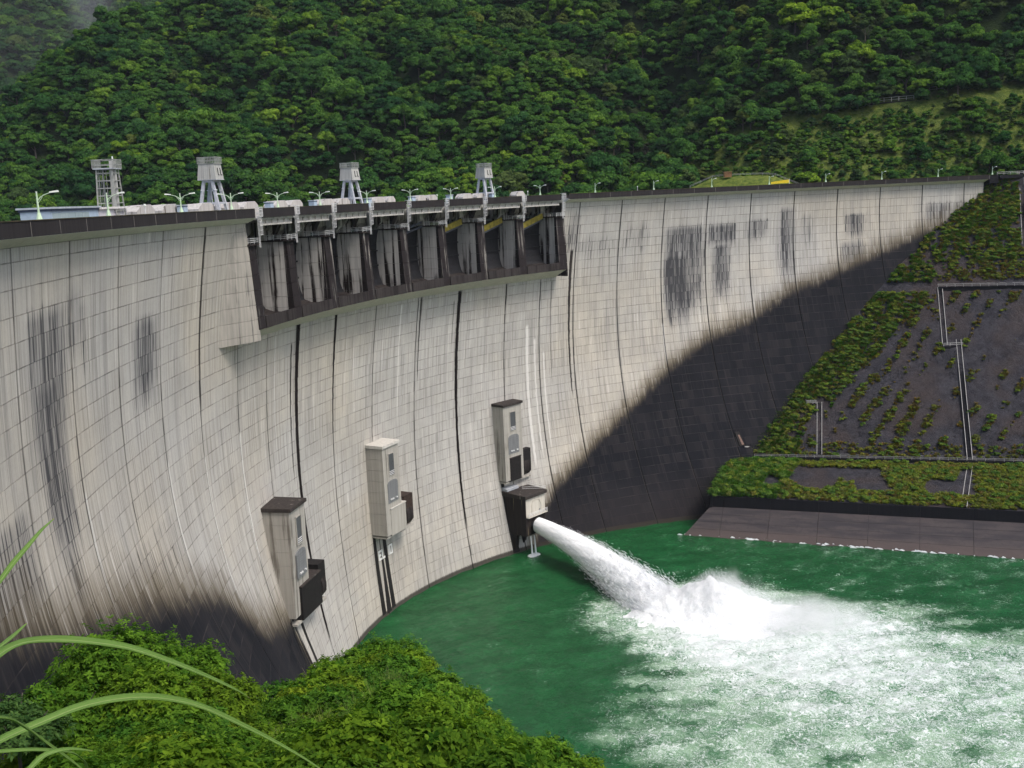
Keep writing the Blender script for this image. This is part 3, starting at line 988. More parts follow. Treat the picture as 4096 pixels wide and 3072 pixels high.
# ------------------------------------------------------------------ valve house with the open jet
vh = empty('valve_house', tuple(W(235, 3, 108)))
tag(vh, 'dark stained concrete valve house on the dam foot discharging a white jet', 'valve house')
L0 = np.array(vh.location)


def WV(s, g, h):
    return W(s, g, h) - L0


MAT_CREAM = mat_concrete('cream_wall', (0.56, 0.53, 0.47), (0.46, 0.43, 0.375), amount=0.0)
MAT_HALLD = mat_concrete('black_hall_concrete', (0.03, 0.024, 0.022), (0.016, 0.012, 0.012), stain=(0.20, 0.16, 0.10), amount=0.10, fine=1.6)
VA, VB, VG = 230.0, 240.2, 3.0
MB().prism([(-9, 95.2), (VG, 95.2), (VG, 108.0), (-9, 108.0)], WV, VA, VB).build('hall', MAT_HALLD, vh)
MB().prism([(VG - 0.2, 95.4), (VG + 0.06, 95.4), (VG + 0.06, 101.4), (VG - 0.2, 101.4)], WV, VA + 0.25, VB - 0.1).build('cream_wall', MAT_CREAM, vh)
pts = [(-2.1, 100.6), (2.1, 100.6), (2.1, 98.2), (1.5, 97.0), (0.6, 96.5), (-0.6, 96.5), (-1.5, 97.0), (-2.1, 98.2)]
v = [WV(235.5 + x, VG + 0.10, z) for x, z in pts] + [WV(235.5 + x, VG - 0.1, z) for x, z in pts]
nn = len(pts)
dr = MB().add(v, [tuple(range(nn)), tuple(range(2 * nn - 1, nn - 1, -1))] + [(i, (i + 1) % nn, (i + 1) % nn + nn, i + nn) for i in range(nn)]).build('arched_door', MAT_PANEL, vh)
fr = MB()
po = [(x * 1.16, 98.6 + (z - 98.6) * 1.12) for x, z in pts]
for i in range(1, nn):
    a, b = po[i], po[(i + 1) % nn]
    if i == 0:
        continue
    fr.bar(WV(235.5 + a[0], VG + 0.14, a[1]), WV(235.5 + b[0], VG + 0.14, b[1]), 0.3)
fr.build('door_arch', MAT_CREAM, dr)
MB().prism([(-8.8, 93.6), (VG + 0.7, 94.1), (VG + 0.7, 95.19), (-8.8, 95.19)], WV, VA - 0.6, VB + 0.5).build('roof_slab', MAT_ROOFD, vh)
MB().prism([(-8.6, 92.2), (-4.2, 92.9), (-4.2, 93.6), (-8.6, 93.5)], WV, VA - 0.3, VA + 5.4).build('pale_canopy', mat_simple('blue_grey_canopy', (0.34, 0.36, 0.39), 0.5), vh)
MB().prism([(VG + 0.05, 101.4), (VG + 1.1, 101.4), (VG + 1.1, 101.65), (VG + 0.05, 101.65)], WV, VA + 0.2, VB).build('balcony', MAT_CREAM, vh)
r_ = MB()
for zz in (0.45, 0.9, 1.3):
    r_.bar(WV(VA + 0.3, VG + 1.05, 101.4 - zz), WV(VB - 0.1, VG + 1.05, 101.4 - zz), 0.10)
for i in range(7):
    s = VA + 0.3 + (VB - VA - 0.4) * i / 6
    r_.bar(WV(s, VG + 1.05, 101.4), WV(s, VG + 1.05, 100.05), 0.10)
r_.build('balcony_rail', MAT_WHITE, vh)
r_ = MB()
for zz in (0.5, 1.1):
    for a, b in (((VA + 5.8, -8.5), (VB + 0.3, -8.5)), ((VB + 0.3, -8.5), (VB + 0.3, VG + 0.5)), ((VA + 4.6, -2), (VB + 0.3, VG + 0.5))):
        h_a, h_b = np.interp(a[1], [-8.8, VG], [93.6, 94.1]), np.interp(b[1], [-8.8, VG], [93.6, 94.1])
        r_.bar(WV(a[0], a[1], h_a - zz), WV(b[0], b[1], h_b - zz), 0.08)
r_.build('roof_rail', MAT_WHITE, vh)
for s in (VA + 1.2, VA + 5, VB - 1.2):
    MB().prism([(-8, 108.0), (-1.5, 108.0), (-3.0, 117), (-8, 117)], WV, s - 0.8, s + 0.8).build('support_pier', MAT_HALLD, vh)
m = MB()
c0 = W(235.3, VG, 105.1) - L0
nrm = W(235.3, VG + 1, 105.1) - W(235.3, VG, 105.1)
tv = W(235.8, VG, 105.1) - W(234.8, VG, 105.1)
ring = []
for r in (2.9, 2.35):
    for d in (0.05, 1.0):
        ring.append([c0 + nrm * d + tv * r * math.cos(t) + np.array([0, 0, r * math.sin(t)]) for t in np.linspace(0, 2 * math.pi, 25)[:-1]])
v = [p for rr in ring for p in rr]
f = []
for i in range(24):
    j = (i + 1) % 24
    f += [(i, j, 24 + j, 24 + i), (24 + i, 24 + j, 72 + j, 72 + i), (72 + i, 72 + j, 48 + j, 48 + i)]
m.add(v, f)
m.build('nozzle_ring', MAT_HALLD, vh)
# ------------------------------------------------------------------ things along the crest
MAT_LAMP = mat_simple('pale_green_paint', (0.52, 0.66, 0.47), 0.45, var=0.08)
MAT_LENS = mat_simple('lamp_glass', (0.75, 0.80, 0.72), 0.25, var=0.03)
MAT_STEELG = mat_simple('pale_grey_painted_steel', (0.42, 0.44, 0.48), 0.45, var=0.12)
MAT_SHEET = mat_concrete('grey_corrugated_sheet', (0.44, 0.44, 0.42), (0.33, 0.33, 0.315), stain=(0.2, 0.19, 0.17), amount=0.1, fine=3)
MAT_MESHR = mat_simple('galvanised_railing', (0.30, 0.31, 0.29), 0.5, var=0.2)
MAT_HOIST = mat_concrete('hoist_house_concrete', (0.50, 0.48, 0.455), (0.36, 0.345, 0.33), stain=(0.09, 0.075, 0.065), amount=0.14, fine=2.0)
MAT_SKYL = mat_simple('pale_hatch', (0.66, 0.64, 0.63), 0.5, var=0.06)
MAT_CABIN = mat_simple('blue_grey_cabin', (0.36, 0.45, 0.55), 0.5, var=0.1)
MAT_CABIND = mat_simple('dark_blue_trim_and_gap', (0.06, 0.08, 0.13), 0.5)
MAT_GLASS = NT('cabin_glass')
MAT_GLASS.pbr(MAT_GLASS.mix(MAT_GLASS.noise(MAT_GLASS.pos(), 0.7), (0.25, 0.33, 0.36), (0.42, 0.50, 0.52)), 0.15, spec=0.5)
MAT_GLASS = MAT_GLASS.m
MAT_ROOFB = mat_simple('grey_blue_roof_sheet', (0.40, 0.45, 0.50), 0.4)
MAT_LILAC = mat_simple('pale_lilac_wall', (0.55, 0.53, 0.56), 0.6, var=0.08)


def place(o, s, g, z, turn=0.0):
    p = W(s, g, 0)
    o.location = (p[0], p[1], z)
    o.rotation_euler = (0, 0, float(phi(s)) + turn)


TOPZ = ZF + 2.98                                      # top of the parapet


def lamp(two):
    o = empty('street_lamp')
    m = MB()
    m.tube([(0, 0, 0), (0, 0, 0.75)], [0.36, 0.17], 8)
    m.build('base', MAT_LAMP, o)
    MB().tube([(0, 0, 0.7), (0, 0, 3.0)], [0.13, 0.085], 8).build('post', MAT_LAMP, o)
    for sx in ((1, -1) if two else (1,)):
        L_ = 1.75 if two else 1.6
        MB().tube([(sx * 0.02, 0, 2.1), (sx * 0.35, 0, 2.45), (sx * 0.8, 0, 2.72), (sx * L_, 0, 2.98)], [0.075, 0.06, 0.055, 0.05], 6).build('arm', MAT_LAMP, o)
        MB().tube([(sx * 0.03, 0, 1.75), (sx * 0.6, 0, 2.5)], 0.035, 5).build('brace', MAT_LAMP, o)
        h = MB()
        h.hexa([(sx * L_ - sx * 0.15, -0.14, 2.92), (sx * (L_ + 0.85), -0.17, 2.98), (sx * (L_ + 0.85), 0.17, 2.98), (sx * L_ - sx * 0.15, 0.14, 2.92)],
               [(sx * L_ - sx * 0.15, -0.12, 3.08), (sx * (L_ + 0.8), -0.14, 3.2), (sx * (L_ + 0.8), 0.14, 3.2), (sx * L_ - sx * 0.15, 0.12, 3.08)])
        hd = h.build('lamp_head', MAT_LENS, o)
    MB().tube([(0, 0, 3.0), (0, 0, 3.14)], [0.09, 0.12], 6).build('sensor', MAT_LENS, o)
    return o


d2, d1 = None, None
for x in (726, 927, 1112, 1281, 1469, 1642, 1804, 1980, 2161):
    if d2 is None:
        d2 = lamp(True)
        tag(d2, 'pale green street lamp with two outstretched arms on the crest parapet', 'lamp', 'two armed lamps on the crest')
        o = d2
    else:
        o = copy_tree(d2)
    lamp_n = (726, 927, 1112, 1281, 1469, 1642, 1804, 1980, 2161).index(x)
    o['label'] = 'pale green two armed street lamp on the crest, %s counting from the lattice tower' % ORD[lamp_n]
    place(o, s_at_px(x, 2.27, -3.0), 2.27, TOPZ, -math.pi / 2)
for x in (158, 435, 2381, 2615, 2847, 3077, 3303, 3527, 3752, 3969):
    if d1 is None:
        d1 = lamp(False)
        tag(d1, 'pale green street lamp with one arm on the crest parapet', 'lamp', 'single armed lamps on the crest')
        o = d1
    else:
        o = copy_tree(d1)
    lamp_n = (3969, 3752, 3527, 3303, 3077, 2847, 2615, 2381, 435, 158).index(x)
    o['label'] = ('pale green one armed street lamp on the crest, %s from the right bank abutment' % ORD[lamp_n]) if lamp_n < 8 else ('pale green one armed street lamp in front of the lattice access tower' if x == 435 else 'pale green one armed street lamp in front of the blue prefab building')
    s = s_at_px(x, 2.27, -3.0)
    place(o, s, 2.27, TOPZ, -math.pi / 2)


def gantry():
    """A-frame hoist tower: two A legs pairs, cross beams, sheeted cabin with tapered sides and rail on top"""
    o = empty('hoist_gantry')
    for y in (-2.0, 2.0):
        for sx in (-1, 1):
            m = MB()
            m.bar((sx * 2.45, y * 1.0, -1.4), (sx * 0.85, y * 0.72, 6.95), 0.55, 0.55)
            m.build('leg', MAT_STEELG, o)
            MB().bar((sx * 1.30, y * 0.80, 4.75), (sx * 1.26, y * 0.79, 4.95), 0.75, 0.75).build('leg_collar', MAT_STEELG, o)
        MB().bar((-1.8, y * 0.9, 2.3), (1.8, y * 0.9, 2.3), 0.45, 0.42).build('cross_beam', MAT_STEELG, o)
        MB().bar((-1.0, y * 0.74, 6.7), (1.0, y * 0.74, 6.7), 0.55, 0.5).build('head_beam', MAT_STEELG, o)
    for sx in (-1, 1):
        MB().bar((sx * 1.75, -1.8, 2.3), (sx * 1.75, 1.8, 2.3), 0.42, 0.4).build('side_beam', MAT_STEELG, o)
        MB().bar((sx * 0.9, -1.5, 6.75), (sx * 0.9, 1.5, 6.75), 0.4, 0.4).build('side_beam', MAT_STEELG, o)
    c = MB()
    b = [(-1.9, -2.0, 7.0), (1.9, -2.0, 7.0), (1.9, 2.0, 7.0), (-1.9, 2.0, 7.0)]
    t = [(-1.6, -1.7, 10.1), (1.6, -1.7, 10.1), (1.6, 1.7, 10.1), (-1.6, 1.7, 10.1)]
    cab = c.hexa(b, t).build('cabin', MAT_SHEET, o)
    cor = MB()
    for i in range(9):
        u = i / 8 * 2 - 1
        cor.bar((1.9 * u, -2.02, 7.02), (1.6 * u, -1.72, 10.08), 0.07)
        cor.bar((-1.92, 2.0 * u, 7.02), (-1.62, 1.7 * u, 10.08), 0.07)
    cor.build('sheet_rib', MAT_SHEET, cab)
    MB().box(-1.95, 1.95, -2.05, 2.05, 6.9, 7.0).build('cabin_floor', MAT_STEELG, o)
    for x in (-0.4, 0.8):
        v = MB()
        v.bar((1.84, x, 7.9), (1.72, x, 9.3), 0.14)
        v.bar((1.86, x, 7.9), (1.86, x + 0.5, 7.9), 0.14)
        v.build('vent_slot', MAT_BLACK, cab)
    r = MB()
    for z in (10.2, 10.8, 11.4):
        for a, b_ in (((-1.8, -1.8), (1.8, -1.8)), ((1.8, -1.8), (1.8, 1.8)), ((1.8, 1.8), (-1.8, 1.8)), ((-1.8, 1.8), (-1.8, -1.8))):
            r.bar((a[0], a[1], z), (b_[0], b_[1], z), 0.10)
    for i in range(12):
        u = -1.8 + 3.6 * i / 11
        for y in (-1.8, 1.8):
            r.bar((u, y, 10.05), (u, y, 11.4), 0.07)
            r.bar((y, u, 10.05), (y, u, 11.4), 0.07)
    r.build('roof_railing', MAT_MESHR, o)
    ld = MB()
    for y in (-0.3, 0.3):
        ld.bar((2.55, y + 1.9, -1.2), (1.25, y + 1.6, 6.3), 0.09)
    for i in range(20):
        t_ = i / 19
        x = 2.55 - 1.3 * t_
        ld.bar((x, 1.6 - 0.3 * t_, -1.2 + 7.5 * t_), (x, 2.2 - 0.3 * t_, -1.2 + 7.5 * t_), 0.06)
    ld.build('ladder', MAT_MESHR, o)
    pl = MB()
    for x in (-0.3, 0.35):
        pl.tube([(x, 0.3, 0), (x, 0.3, 6.4)], 0.16, 6)
    pl.build('hoist_rod', MAT_STEELG, o)
    MB().box(-1.2, 1.2, -0.9, 0.9, 0.0, 0.9).build('hoist_base', MAT_STEELG, o)
    return o


gt = None
for x, lab in ((846, 'grey A-frame hoist gantry with sheeted cabin on the crest left of the first spillway bay'),
               (1402, 'grey A-frame hoist gantry with sheeted cabin above the third spillway bay'),
               (1938, 'grey A-frame hoist gantry with sheeted cabin above the seventh spillway bay')):
    o = gt = gantry() if gt is None else gt
    if 'label' in o:
        o = copy_tree(gt)
    tag(o, lab, 'gantry', 'hoist gantries on the crest')
    place(o, s_at_px(x, -5.5, -8), -5.5, TOPZ - 0.9, -math.pi / 2)

# open lattice access tower
lt = empty('access_tower')
tag(lt, 'pale lattice steel access tower with railed top deck beside the prefab buildings', 'tower')
for x in (-1, 1):
    for y in (-1, 1):
        MB().bar((x * 1.9, y * 1.5, -1.4), (x * 1.35, y * 1.2, 7.3), 0.18).build('corner_post', MAT_MESHR, lt)
for i in range(7):
    z = -0.2 + i * 1.15
    w = 1.9 - 0.55 * (z + 1.4) / 8.7
    d = 1.5 - 0.3 * (z + 1.4) / 8.7
    m = MB()
    for a, b in (((-w, -d), (w, -d)), ((w, -d), (w, d)), ((w, d), (-w, d)), ((-w, d), (-w, -d))):
        m.bar((a[0], a[1], z), (b[0], b[1], z), 0.13)
    m.build('tie_ring', MAT_MESHR, lt)
m = MB()
for i in range(4):
    u = i / 3 * 1.4 - 0.7
    m.bar((u * 1.8, 1.45, -1), (u * 1.3, 1.2, 7.2), 0.05)
    m.bar((-1.85, u * 1.45, -1), (-1.35, u * 1.2, 7.2), 0.05)
m.build('mesh_screen', MAT_MESHR, lt)
MB().hexa([(-0.6, -1.2, -1.3), (0.35, -1.2, -1.3), (0.35, -0.3, -1.3), (-0.6, -0.3, -1.3)], [(0.0, -1.2, 8.6), (0.75, -1.2, 8.6), (0.75, -0.4, 8.6), (0.0, -0.4, 8.6)]).build('shaft_casing', MAT_SHEET, lt)
MB().box(-1.75, 1.75, -1.6, 1.6, 7.3, 7.48).build('deck', MAT_STEELG, lt)
m = MB()
for z in (8.0, 8.75):
    for a, b in (((-1.8, -1.65), (1.8, -1.65)), ((1.8, -1.65), (1.8, 1.65)), ((1.8, 1.65), (-1.8, 1.65)), ((-1.8, 1.65), (-1.8, -1.65))):
        m.bar((a[0], a[1], z), (b[0], b[1], z), 0.1)
for i in range(13):
    u = -1.8 + 3.6 * i / 12
    for y in (-1.65, 1.65):
        m.bar((u, y, 7.45), (u, y, 8.75), 0.06)
m.build('deck_railing', MAT_MESHR, lt)
MB().tube([(0.55, -0.8, 8.6), (0.55, -0.8, 9.3)], 0.12, 6).build('beacon', MAT_LENS, lt)
place(lt, s_at_px(440, -4.5, -6), -4.5, TOPZ - 0.2)

# gate hoist houses: long concrete boxes with sloped shoulders and a pale hatch
def hoist(wd):
    o = empty('hoist_house')
    prof = [(-wd / 2, -1.6), (-wd / 2, 0.55), (-wd * 0.26, 1.55), (wd * 0.30, 1.65), (wd / 2, 0.75), (wd / 2, -1.6)]
    m = MB()
    v = [(x, -1.3, z) for x, z in prof] + [(x, 1.8, z) for x, z in prof]
    n = len(prof)
    m.add(v, [tuple(range(n)), tuple(range(2 * n - 1, n - 1, -1))] + [(i, (i + 1) % n, (i + 1) % n + n, i + n) for i in range(n)])
    m.build('shell', MAT_HOIST, o)
    a, b = Vector((wd * 0.31, 0, 1.68)), Vector((wd * 0.49, 0, 0.82))
    MB().hexa([(a.x, -1.2, a.z - 0.1), (b.x, -1.2, b.z - 0.1), (b.x, 1.6, b.z - 0.1), (a.x, 1.6, a.z - 0.1)],
              [(a.x, -1.2, a.z), (b.x, -1.2, b.z), (b.x, 1.6, b.z), (a.x, 1.6, a.z)]).build('sloped_hatch', MAT_SKYL, o)
    MB().box(-0.25, 0.25, -1.36, -1.28, -0.6, 0.1).build('wall_box', MAT_CABIND, o)
    return o


hp = {}
for x0, x1 in ((500, 607), (613, 698), (752, 852), (868, 945), (946, 1018), (1075, 1136), (1137, 1197), (1264, 1326), (1330, 1388), (1478, 1530), (1531, 1568), (1650, 1695), (1696, 1740), (1830, 1886), (1890, 1960), (2048, 2094)):
    xc = (x0 + x1) / 2
    s = s_at_px(xc, -6.0, -4)
    # apparent width turned into length along the crest
    q0, q1 = s_at_px(x0, -6, -4), s_at_px(x1, -6, -4)
    wd = min(7.5, max(4.2, (q1 - q0) * 0.8))
    key = round(wd)
    if key not in hp:
        hp[key] = hoist(key)
        o = hp[key]
    else:
        o = copy_tree(hp[key])
    hn = globals().get('hn', -1) + 1
    tag(o, 'grey concrete hoist house with sloped shoulders, %s in line from the lattice tower' % ORD[hn], 'hoist house', 'gate hoist houses on the crest')
    place(o, s, -6.0, TOPZ - 0.15)

# small blue grey cabins
cb = None
for x in (730, 1077, 1252, 1472, 1648, 1798, 1968):
    if cb is None:
        cb = empty('control_cabin')
        MB().box(-0.8, 0.8, -0.7, 0.7, -1.6, 0.75).build('body', MAT_CABIN, cb)
        MB().box(-0.95, 0.95, -0.85, 0.85, 0.75, 0.95).build('roof', MAT_ROOFB, cb)
        MB().box(-0.82, 0.82, -0.73, 0.73, 0.55, 0.68).build('trim_band', MAT_CABIND, cb)
        tag(cb, 'small blue grey control cabin between the hoist houses', 'cabin', 'control cabins on the crest')
        o = cb
    else:
        o = copy_tree(cb)
    o['label'] = 'small blue grey control cabin among the hoist houses, %s from the lattice tower' % ORD[(730, 1077, 1252, 1472, 1648, 1798, 1968).index(x)]
    place(o, s_at_px(x, -3.6, -3.2), -3.6, TOPZ + 0.35)

# prefab buildings at the left end
b1 = empty('prefab_building')
tag(b1, 'long blue prefab building with glazed front behind the parapet', 'building')
sA, sB = s_at_px(147, -5.5, -4), s_at_px(345, -5.5, -4)
bl = sB - sA
place(b1, (sA + sB) / 2, -5.5, TOPZ - 1.6)
MB().box(-bl / 2, bl / 2, -1.9, 2.2, 0, 2.55).build('wall', MAT_CABIN, b1)
MB().box(-bl / 2 - 0.3, bl / 2 + 0.3, -2.3, 2.6, 2.86, 3.1).build('roof', MAT_ROOFB, b1)
MB().box(-bl / 2 - 0.1, bl / 2 + 0.1, -2.1, 2.4, 2.55, 2.86).build('dark_fascia', MAT_CABIND, b1)
nw = 5
for i in range(nw):
    a = -bl / 2 + 0.3 + (bl * 0.78 - 0.4) * i / nw
    b = -bl / 2 + 0.3 + (bl * 0.78 - 0.4) * (i + 1) / nw
    MB().box(a + 0.05, b - 0.05, -1.95, -1.86, 0.9, 2.3).build('window_pane', MAT_GLASS, b1)
b2 = empty('lilac_hut')
tag(b2, 'pale lilac hut with flat overhanging roof beside the lattice tower', 'hut')
sA, sB = s_at_px(352, -5.2, -4), s_at_px(462, -5.2, -4)
bl = sB - sA
place(b2, (sA + sB) / 2, -5.2, TOPZ - 1.6)
MB().box(-bl / 2, bl / 2, -1.8, 2.0, 0, 2.6).build('wall', MAT_LILAC, b2)
MB().box(-bl / 2 - 0.2, bl / 2 + 0.3, -2.2, 2.4, 2.6, 2.9).build('roof', MAT_SKYL, b2)
MB().box(bl / 2 - 1.0, bl / 2 - 0.45, -1.88, -1.78, 0.8, 2.2).build('window', MAT_BLACK, b2)
MB().box(-bl / 2 - 0.5, -bl / 2 - 0.02, -1.2, 1.6, 0, 2.5).build('gap_shade_box', MAT_CABIND, b2)  # solid dark box, painted shade of the gap beside the hut

# slim bollard lights on the parapet
bo = None
for x in (575, 1746, 2109, 2548):
    if bo is None:
        bo = empty('bollard_light')
        MB().tube([(0, 0, 0), (0, 0, 1.25)], [0.10, 0.07], 6).build('post', MAT_WHITE, bo)
        MB().tube([(0, 0, 1.2), (0, 0, 1.5)], [0.2, 0.17], 8).build('globe', MAT_LENS, bo)
        tag(bo, 'short white bollard light standing on the crest parapet', 'bollard', 'bollard lights on the crest')
        o = bo
    else:
        o = copy_tree(bo)
    o['label'] = 'short white bollard light on the crest parapet, %s from the lattice tower' % ORD[(575, 1746, 2109, 2548).index(x)]
    place(o, s_at_px(x, 2.0, -3.0), 2.27, TOPZ)
# ------------------------------------------------------------------ right bank: training wall, shotcrete slope, walkways, stairs
K2 = 4096 / 2212.0                                     # my working picture was 2212 px wide
MAT_SHOT = NT('dark_shotcrete')
k = MAT_SHOT
p = k.pos()
n1 = k.noise(k.scale3(p, (0.25, 0.25, 0.25)), 1.0, 6.0, 0.65)
vo = k.n('ShaderNodeTexVoronoi', feature='DISTANCE_TO_EDGE')
wpn = k.n('ShaderNodeVectorMath', operation='ADD')
wnz = k.n('ShaderNodeTexNoise')
k.put(wnz.inputs['Vector'], k.scale3(p, (0.3, 0.3, 0.3)))
k.put(wpn.inputs[0], k.scale3(p, (0.26, 0.26, 0.20)))
k.put(wpn.inputs[1], k.scale3(wnz.outputs['Color'], (0.6, 0.6, 0.6)))
k.put(vo.inputs['Vector'], wpn.outputs[0])
c = k.mix(k.sstep(n1, 0.3, 0.7), (0.024, 0.0235, 0.031), (0.056, 0.053, 0.064))
c = k.mix(k.sstep(k.noise(p, 0.05, 3.0), 0.45, 0.65, 0, 0.7), c, (0.062, 0.046, 0.043))
c = k.mix(k.sstep(vo.outputs['Distance'], 0.035, 0.012, 0, 0.75), c, (0.016, 0.014, 0.014))
k.pbr(c, 0.9, k.bump(k.M('ADD', k.noise(p, 0.8, 6.0, 0.7), k.sstep(vo.outputs['Distance'], 0.06, 0.0, 0.0, -0.6)), 1.0, 0.7), spec=0.2)
MAT_SHOT = k.m
MAT_TWALL = NT('training_wall_concrete')
k = MAT_TWALL
p = k.pos()
px_, py_, pz_ = k.sep(p)
c = k.mix(k.sstep(k.noise(k.scale3(p, (0.1, 0.1, 0.9)), 1.0, 5.0), 0.35, 0.65), (0.034, 0.030, 0.034), (0.058, 0.048, 0.049))
c = k.mix(k.sstep(k.noise(k.scale3(p, (0.9, 0.9, 0.05)), 1.0, 4.0), 0.5, 0.7, 0, 0.5), c, (0.03, 0.028, 0.032))
c = k.mix(k.sstep(pz_, 3.5, 0.8, 0.0, 0.65), c, (0.085, 0.064, 0.058))
k.pbr(c, 0.85, k.bump(k.noise(p, 1.2, 4.0), 0.3, 0.08), spec=0.25)
MAT_TWALL = k.m
MAT_DWALL = mat_concrete('black_wall_concrete', (0.010, 0.0095, 0.0135), (0.0065, 0.006, 0.009), stain=(0.02, 0.018, 0.018), amount=0.06)
MAT_RAILP = mat_simple('pale_rail_concrete', (0.36, 0.35, 0.34), 0.7, var=0.2)

wd_ = np.array([0.933, -0.359])
wn2 = np.array([0.359, 0.933])
WB = np.array([54.3, 346.0])


def wall_pt(t, off, z):
    q = WB + wd_ * t + wn2 * off
    return np.array([q[0], q[1], z])


tw = empty('training_wall', (100, 330, 0))
tag(tw, 'long dark sloping concrete training wall along the plunge pool', 'wall')
tl = np.array(tw.location)


def woff(t):
    return 11.3 + 0.034 * t


ts = [0, 14, 30, 46, 62, 78, 94, 110, 126, 150]
for i, (a, b) in enumerate(zip(ts[:-1], ts[1:])):
    a0 = a + (9.5 if i == 0 else 0)
    # the sloped slab is cast in five courses
    m = MB()
    for q in range(5):
        u0, u1 = q / 5, (q + 1) / 5
        aa = [a + (a0 - a) * u for u in (u0, u1)]
        P_ = lambda t, u, d: wall_pt(t, woff(t) * u + 0.5 * d, -2 + 10 * u - d * 0.8) - tl
        m.hexa([P_(aa[0] + 0.05, u0 + 0.004, 1), P_(b - 0.05, u0 + 0.004, 1), P_(b - 0.05, u1, 1), P_(aa[1] + 0.05, u1, 1)],
               [P_(aa[0] + 0.05, u0 + 0.004, 0), P_(b - 0.05, u0 + 0.004, 0), P_(b - 0.05, u1, 0), P_(aa[1] + 0.05, u1, 0)])
    m.build('slope_panel', MAT_TWALL, tw)
    m = MB()
    lo, hi = wall_pt, 11.8
    m.hexa([wall_pt(a0 + 0.04, woff(a0), 7.6) - tl, wall_pt(b - 0.04, woff(b), 7.6) - tl, wall_pt(b - 0.04, woff(b) + 0.8, 7.6) - tl, wall_pt(a0 + 0.04, woff(a0) + 0.8, 7.6) - tl],
           [wall_pt(a0 + 0.04, woff(a0), hi) - tl, wall_pt(b - 0.04, woff(b), hi) - tl, wall_pt(b - 0.04, woff(b) + 0.6, hi) - tl, wall_pt(a0 + 0.04, woff(a0) + 0.6, hi) - tl])
    m.build('wall_panel', MAT_DWALL, tw)
# core under the slope panels, skewed end face parallel to the dam
e = [wall_pt(0.3, 0.6, -3), wall_pt(150, 0.6, -3), wall_pt(150, 26, -3), wall_pt(22, 26, -3)]
f_ = [wall_pt(9.9, woff(9) + 0.1, 7.3), wall_pt(150, woff(150) + 0.1, 7.3), wall_pt(150, 26, 10), wall_pt(22, 26, 10)]
MB().hexa([q - tl for q in e], [q - tl for q in f_]).build('wall_core', MAT_DWALL, tw)
# return wall running back along the dam foot
MB().hexa([wall_pt(9.5, 11.3, 7) - tl, wall_pt(10.3, 11.5, 7) - tl, np.array([80.5, 375.5, 9]) - tl, np.array([79.5, 376, 9]) - tl],
          [wall_pt(9.5, 11.3, 11.8) - tl, wall_pt(10.3, 11.5, 11.8) - tl, np.array([80.5, 375.5, 14.6]) - tl, np.array([79.5, 376, 14.6]) - tl]).build('return_wall', MAT_DWALL, tw)

BO = np.array([91.5, 378.8])
bd = np.array([0.966, -0.258])
bn = np.array([0.258, 0.966])


def bank(a, z, lift=0.0):
    """point on the bank's cut slope: a along the contour, z its level"""
    q = BO + bd * a + bn * ((z - 18) / 1.093)
    return np.array([q[0], q[1] - 0.0, z + lift])


def vnoise(x, y, seed=0, sc=1.0):
    """cheap smooth noise"""
    r = np.random.default_rng(seed)
    v = 0
    for i in range(7):
        a = r.uniform(0, 2 * math.pi)
        fq = sc * r.uniform(0.5, 2.2)
        v = v + np.sin((x * math.cos(a) + y * math.sin(a)) * fq + r.uniform(0, 6.28)) / (1 + 0.35 * i)
    return v / 3.0


zz = np.linspace(17.2, 117.0, 76)
aa = np.linspace(-16, 190, 130)
A_, Z_ = np.meshgrid(aa, zz, indexing='ij')
A_ = A_ + 86 * (Z_ - 18) / 90 * np.clip((190 - A_) / 206, 0, 1)
nz = vnoise(A_, Z_, 3, 0.35) * 0.40 + vnoise(A_, Z_, 4, 1.1) * 0.16
b_ = (Z_ - 18) / 1.093
V = np.stack([BO[0] + bd[0] * A_ + bn[0] * (b_ - nz), BO[1] + bd[1] * A_ + bn[1] * (b_ - nz), Z_ + nz * 0.6], -1).reshape(-1, 3)
slope = link_mesh('bank_slope', np_mesh('bank_slope', V, grid_faces(130, 76), smooth=True), None, MAT_SHOT)
tag(slope, kind='structure')


def strip_pt(u, v, lift=0.0):
    """lower bank strip between wall top (v=0) and walkway (v=1); u in metres along"""
    p0 = wall_pt(10.2 + u * 1.0, woff(10 + u) + 0.7, 11.4)
    p1 = bank(u * 0.95 - 8, 17.4)
    q = p0 * (1 - v) + p1 * v
    q[2] += lift + 1.2 * math.sin(math.pi * v) * 0.6
    return q


V = np.array([strip_pt(u, v) + np.array([0, 0, 0.25 * vnoise(u, v * 20, 5, 0.5)]) for u in np.linspace(-2, 140, 90) for v in np.linspace(0, 1, 16)])
lower = link_mesh('lower_bank', np_mesh('lower_bank', V, grid_faces(90, 16), smooth=True), None, MAT_SHOT)
tag(lower, kind='structure')

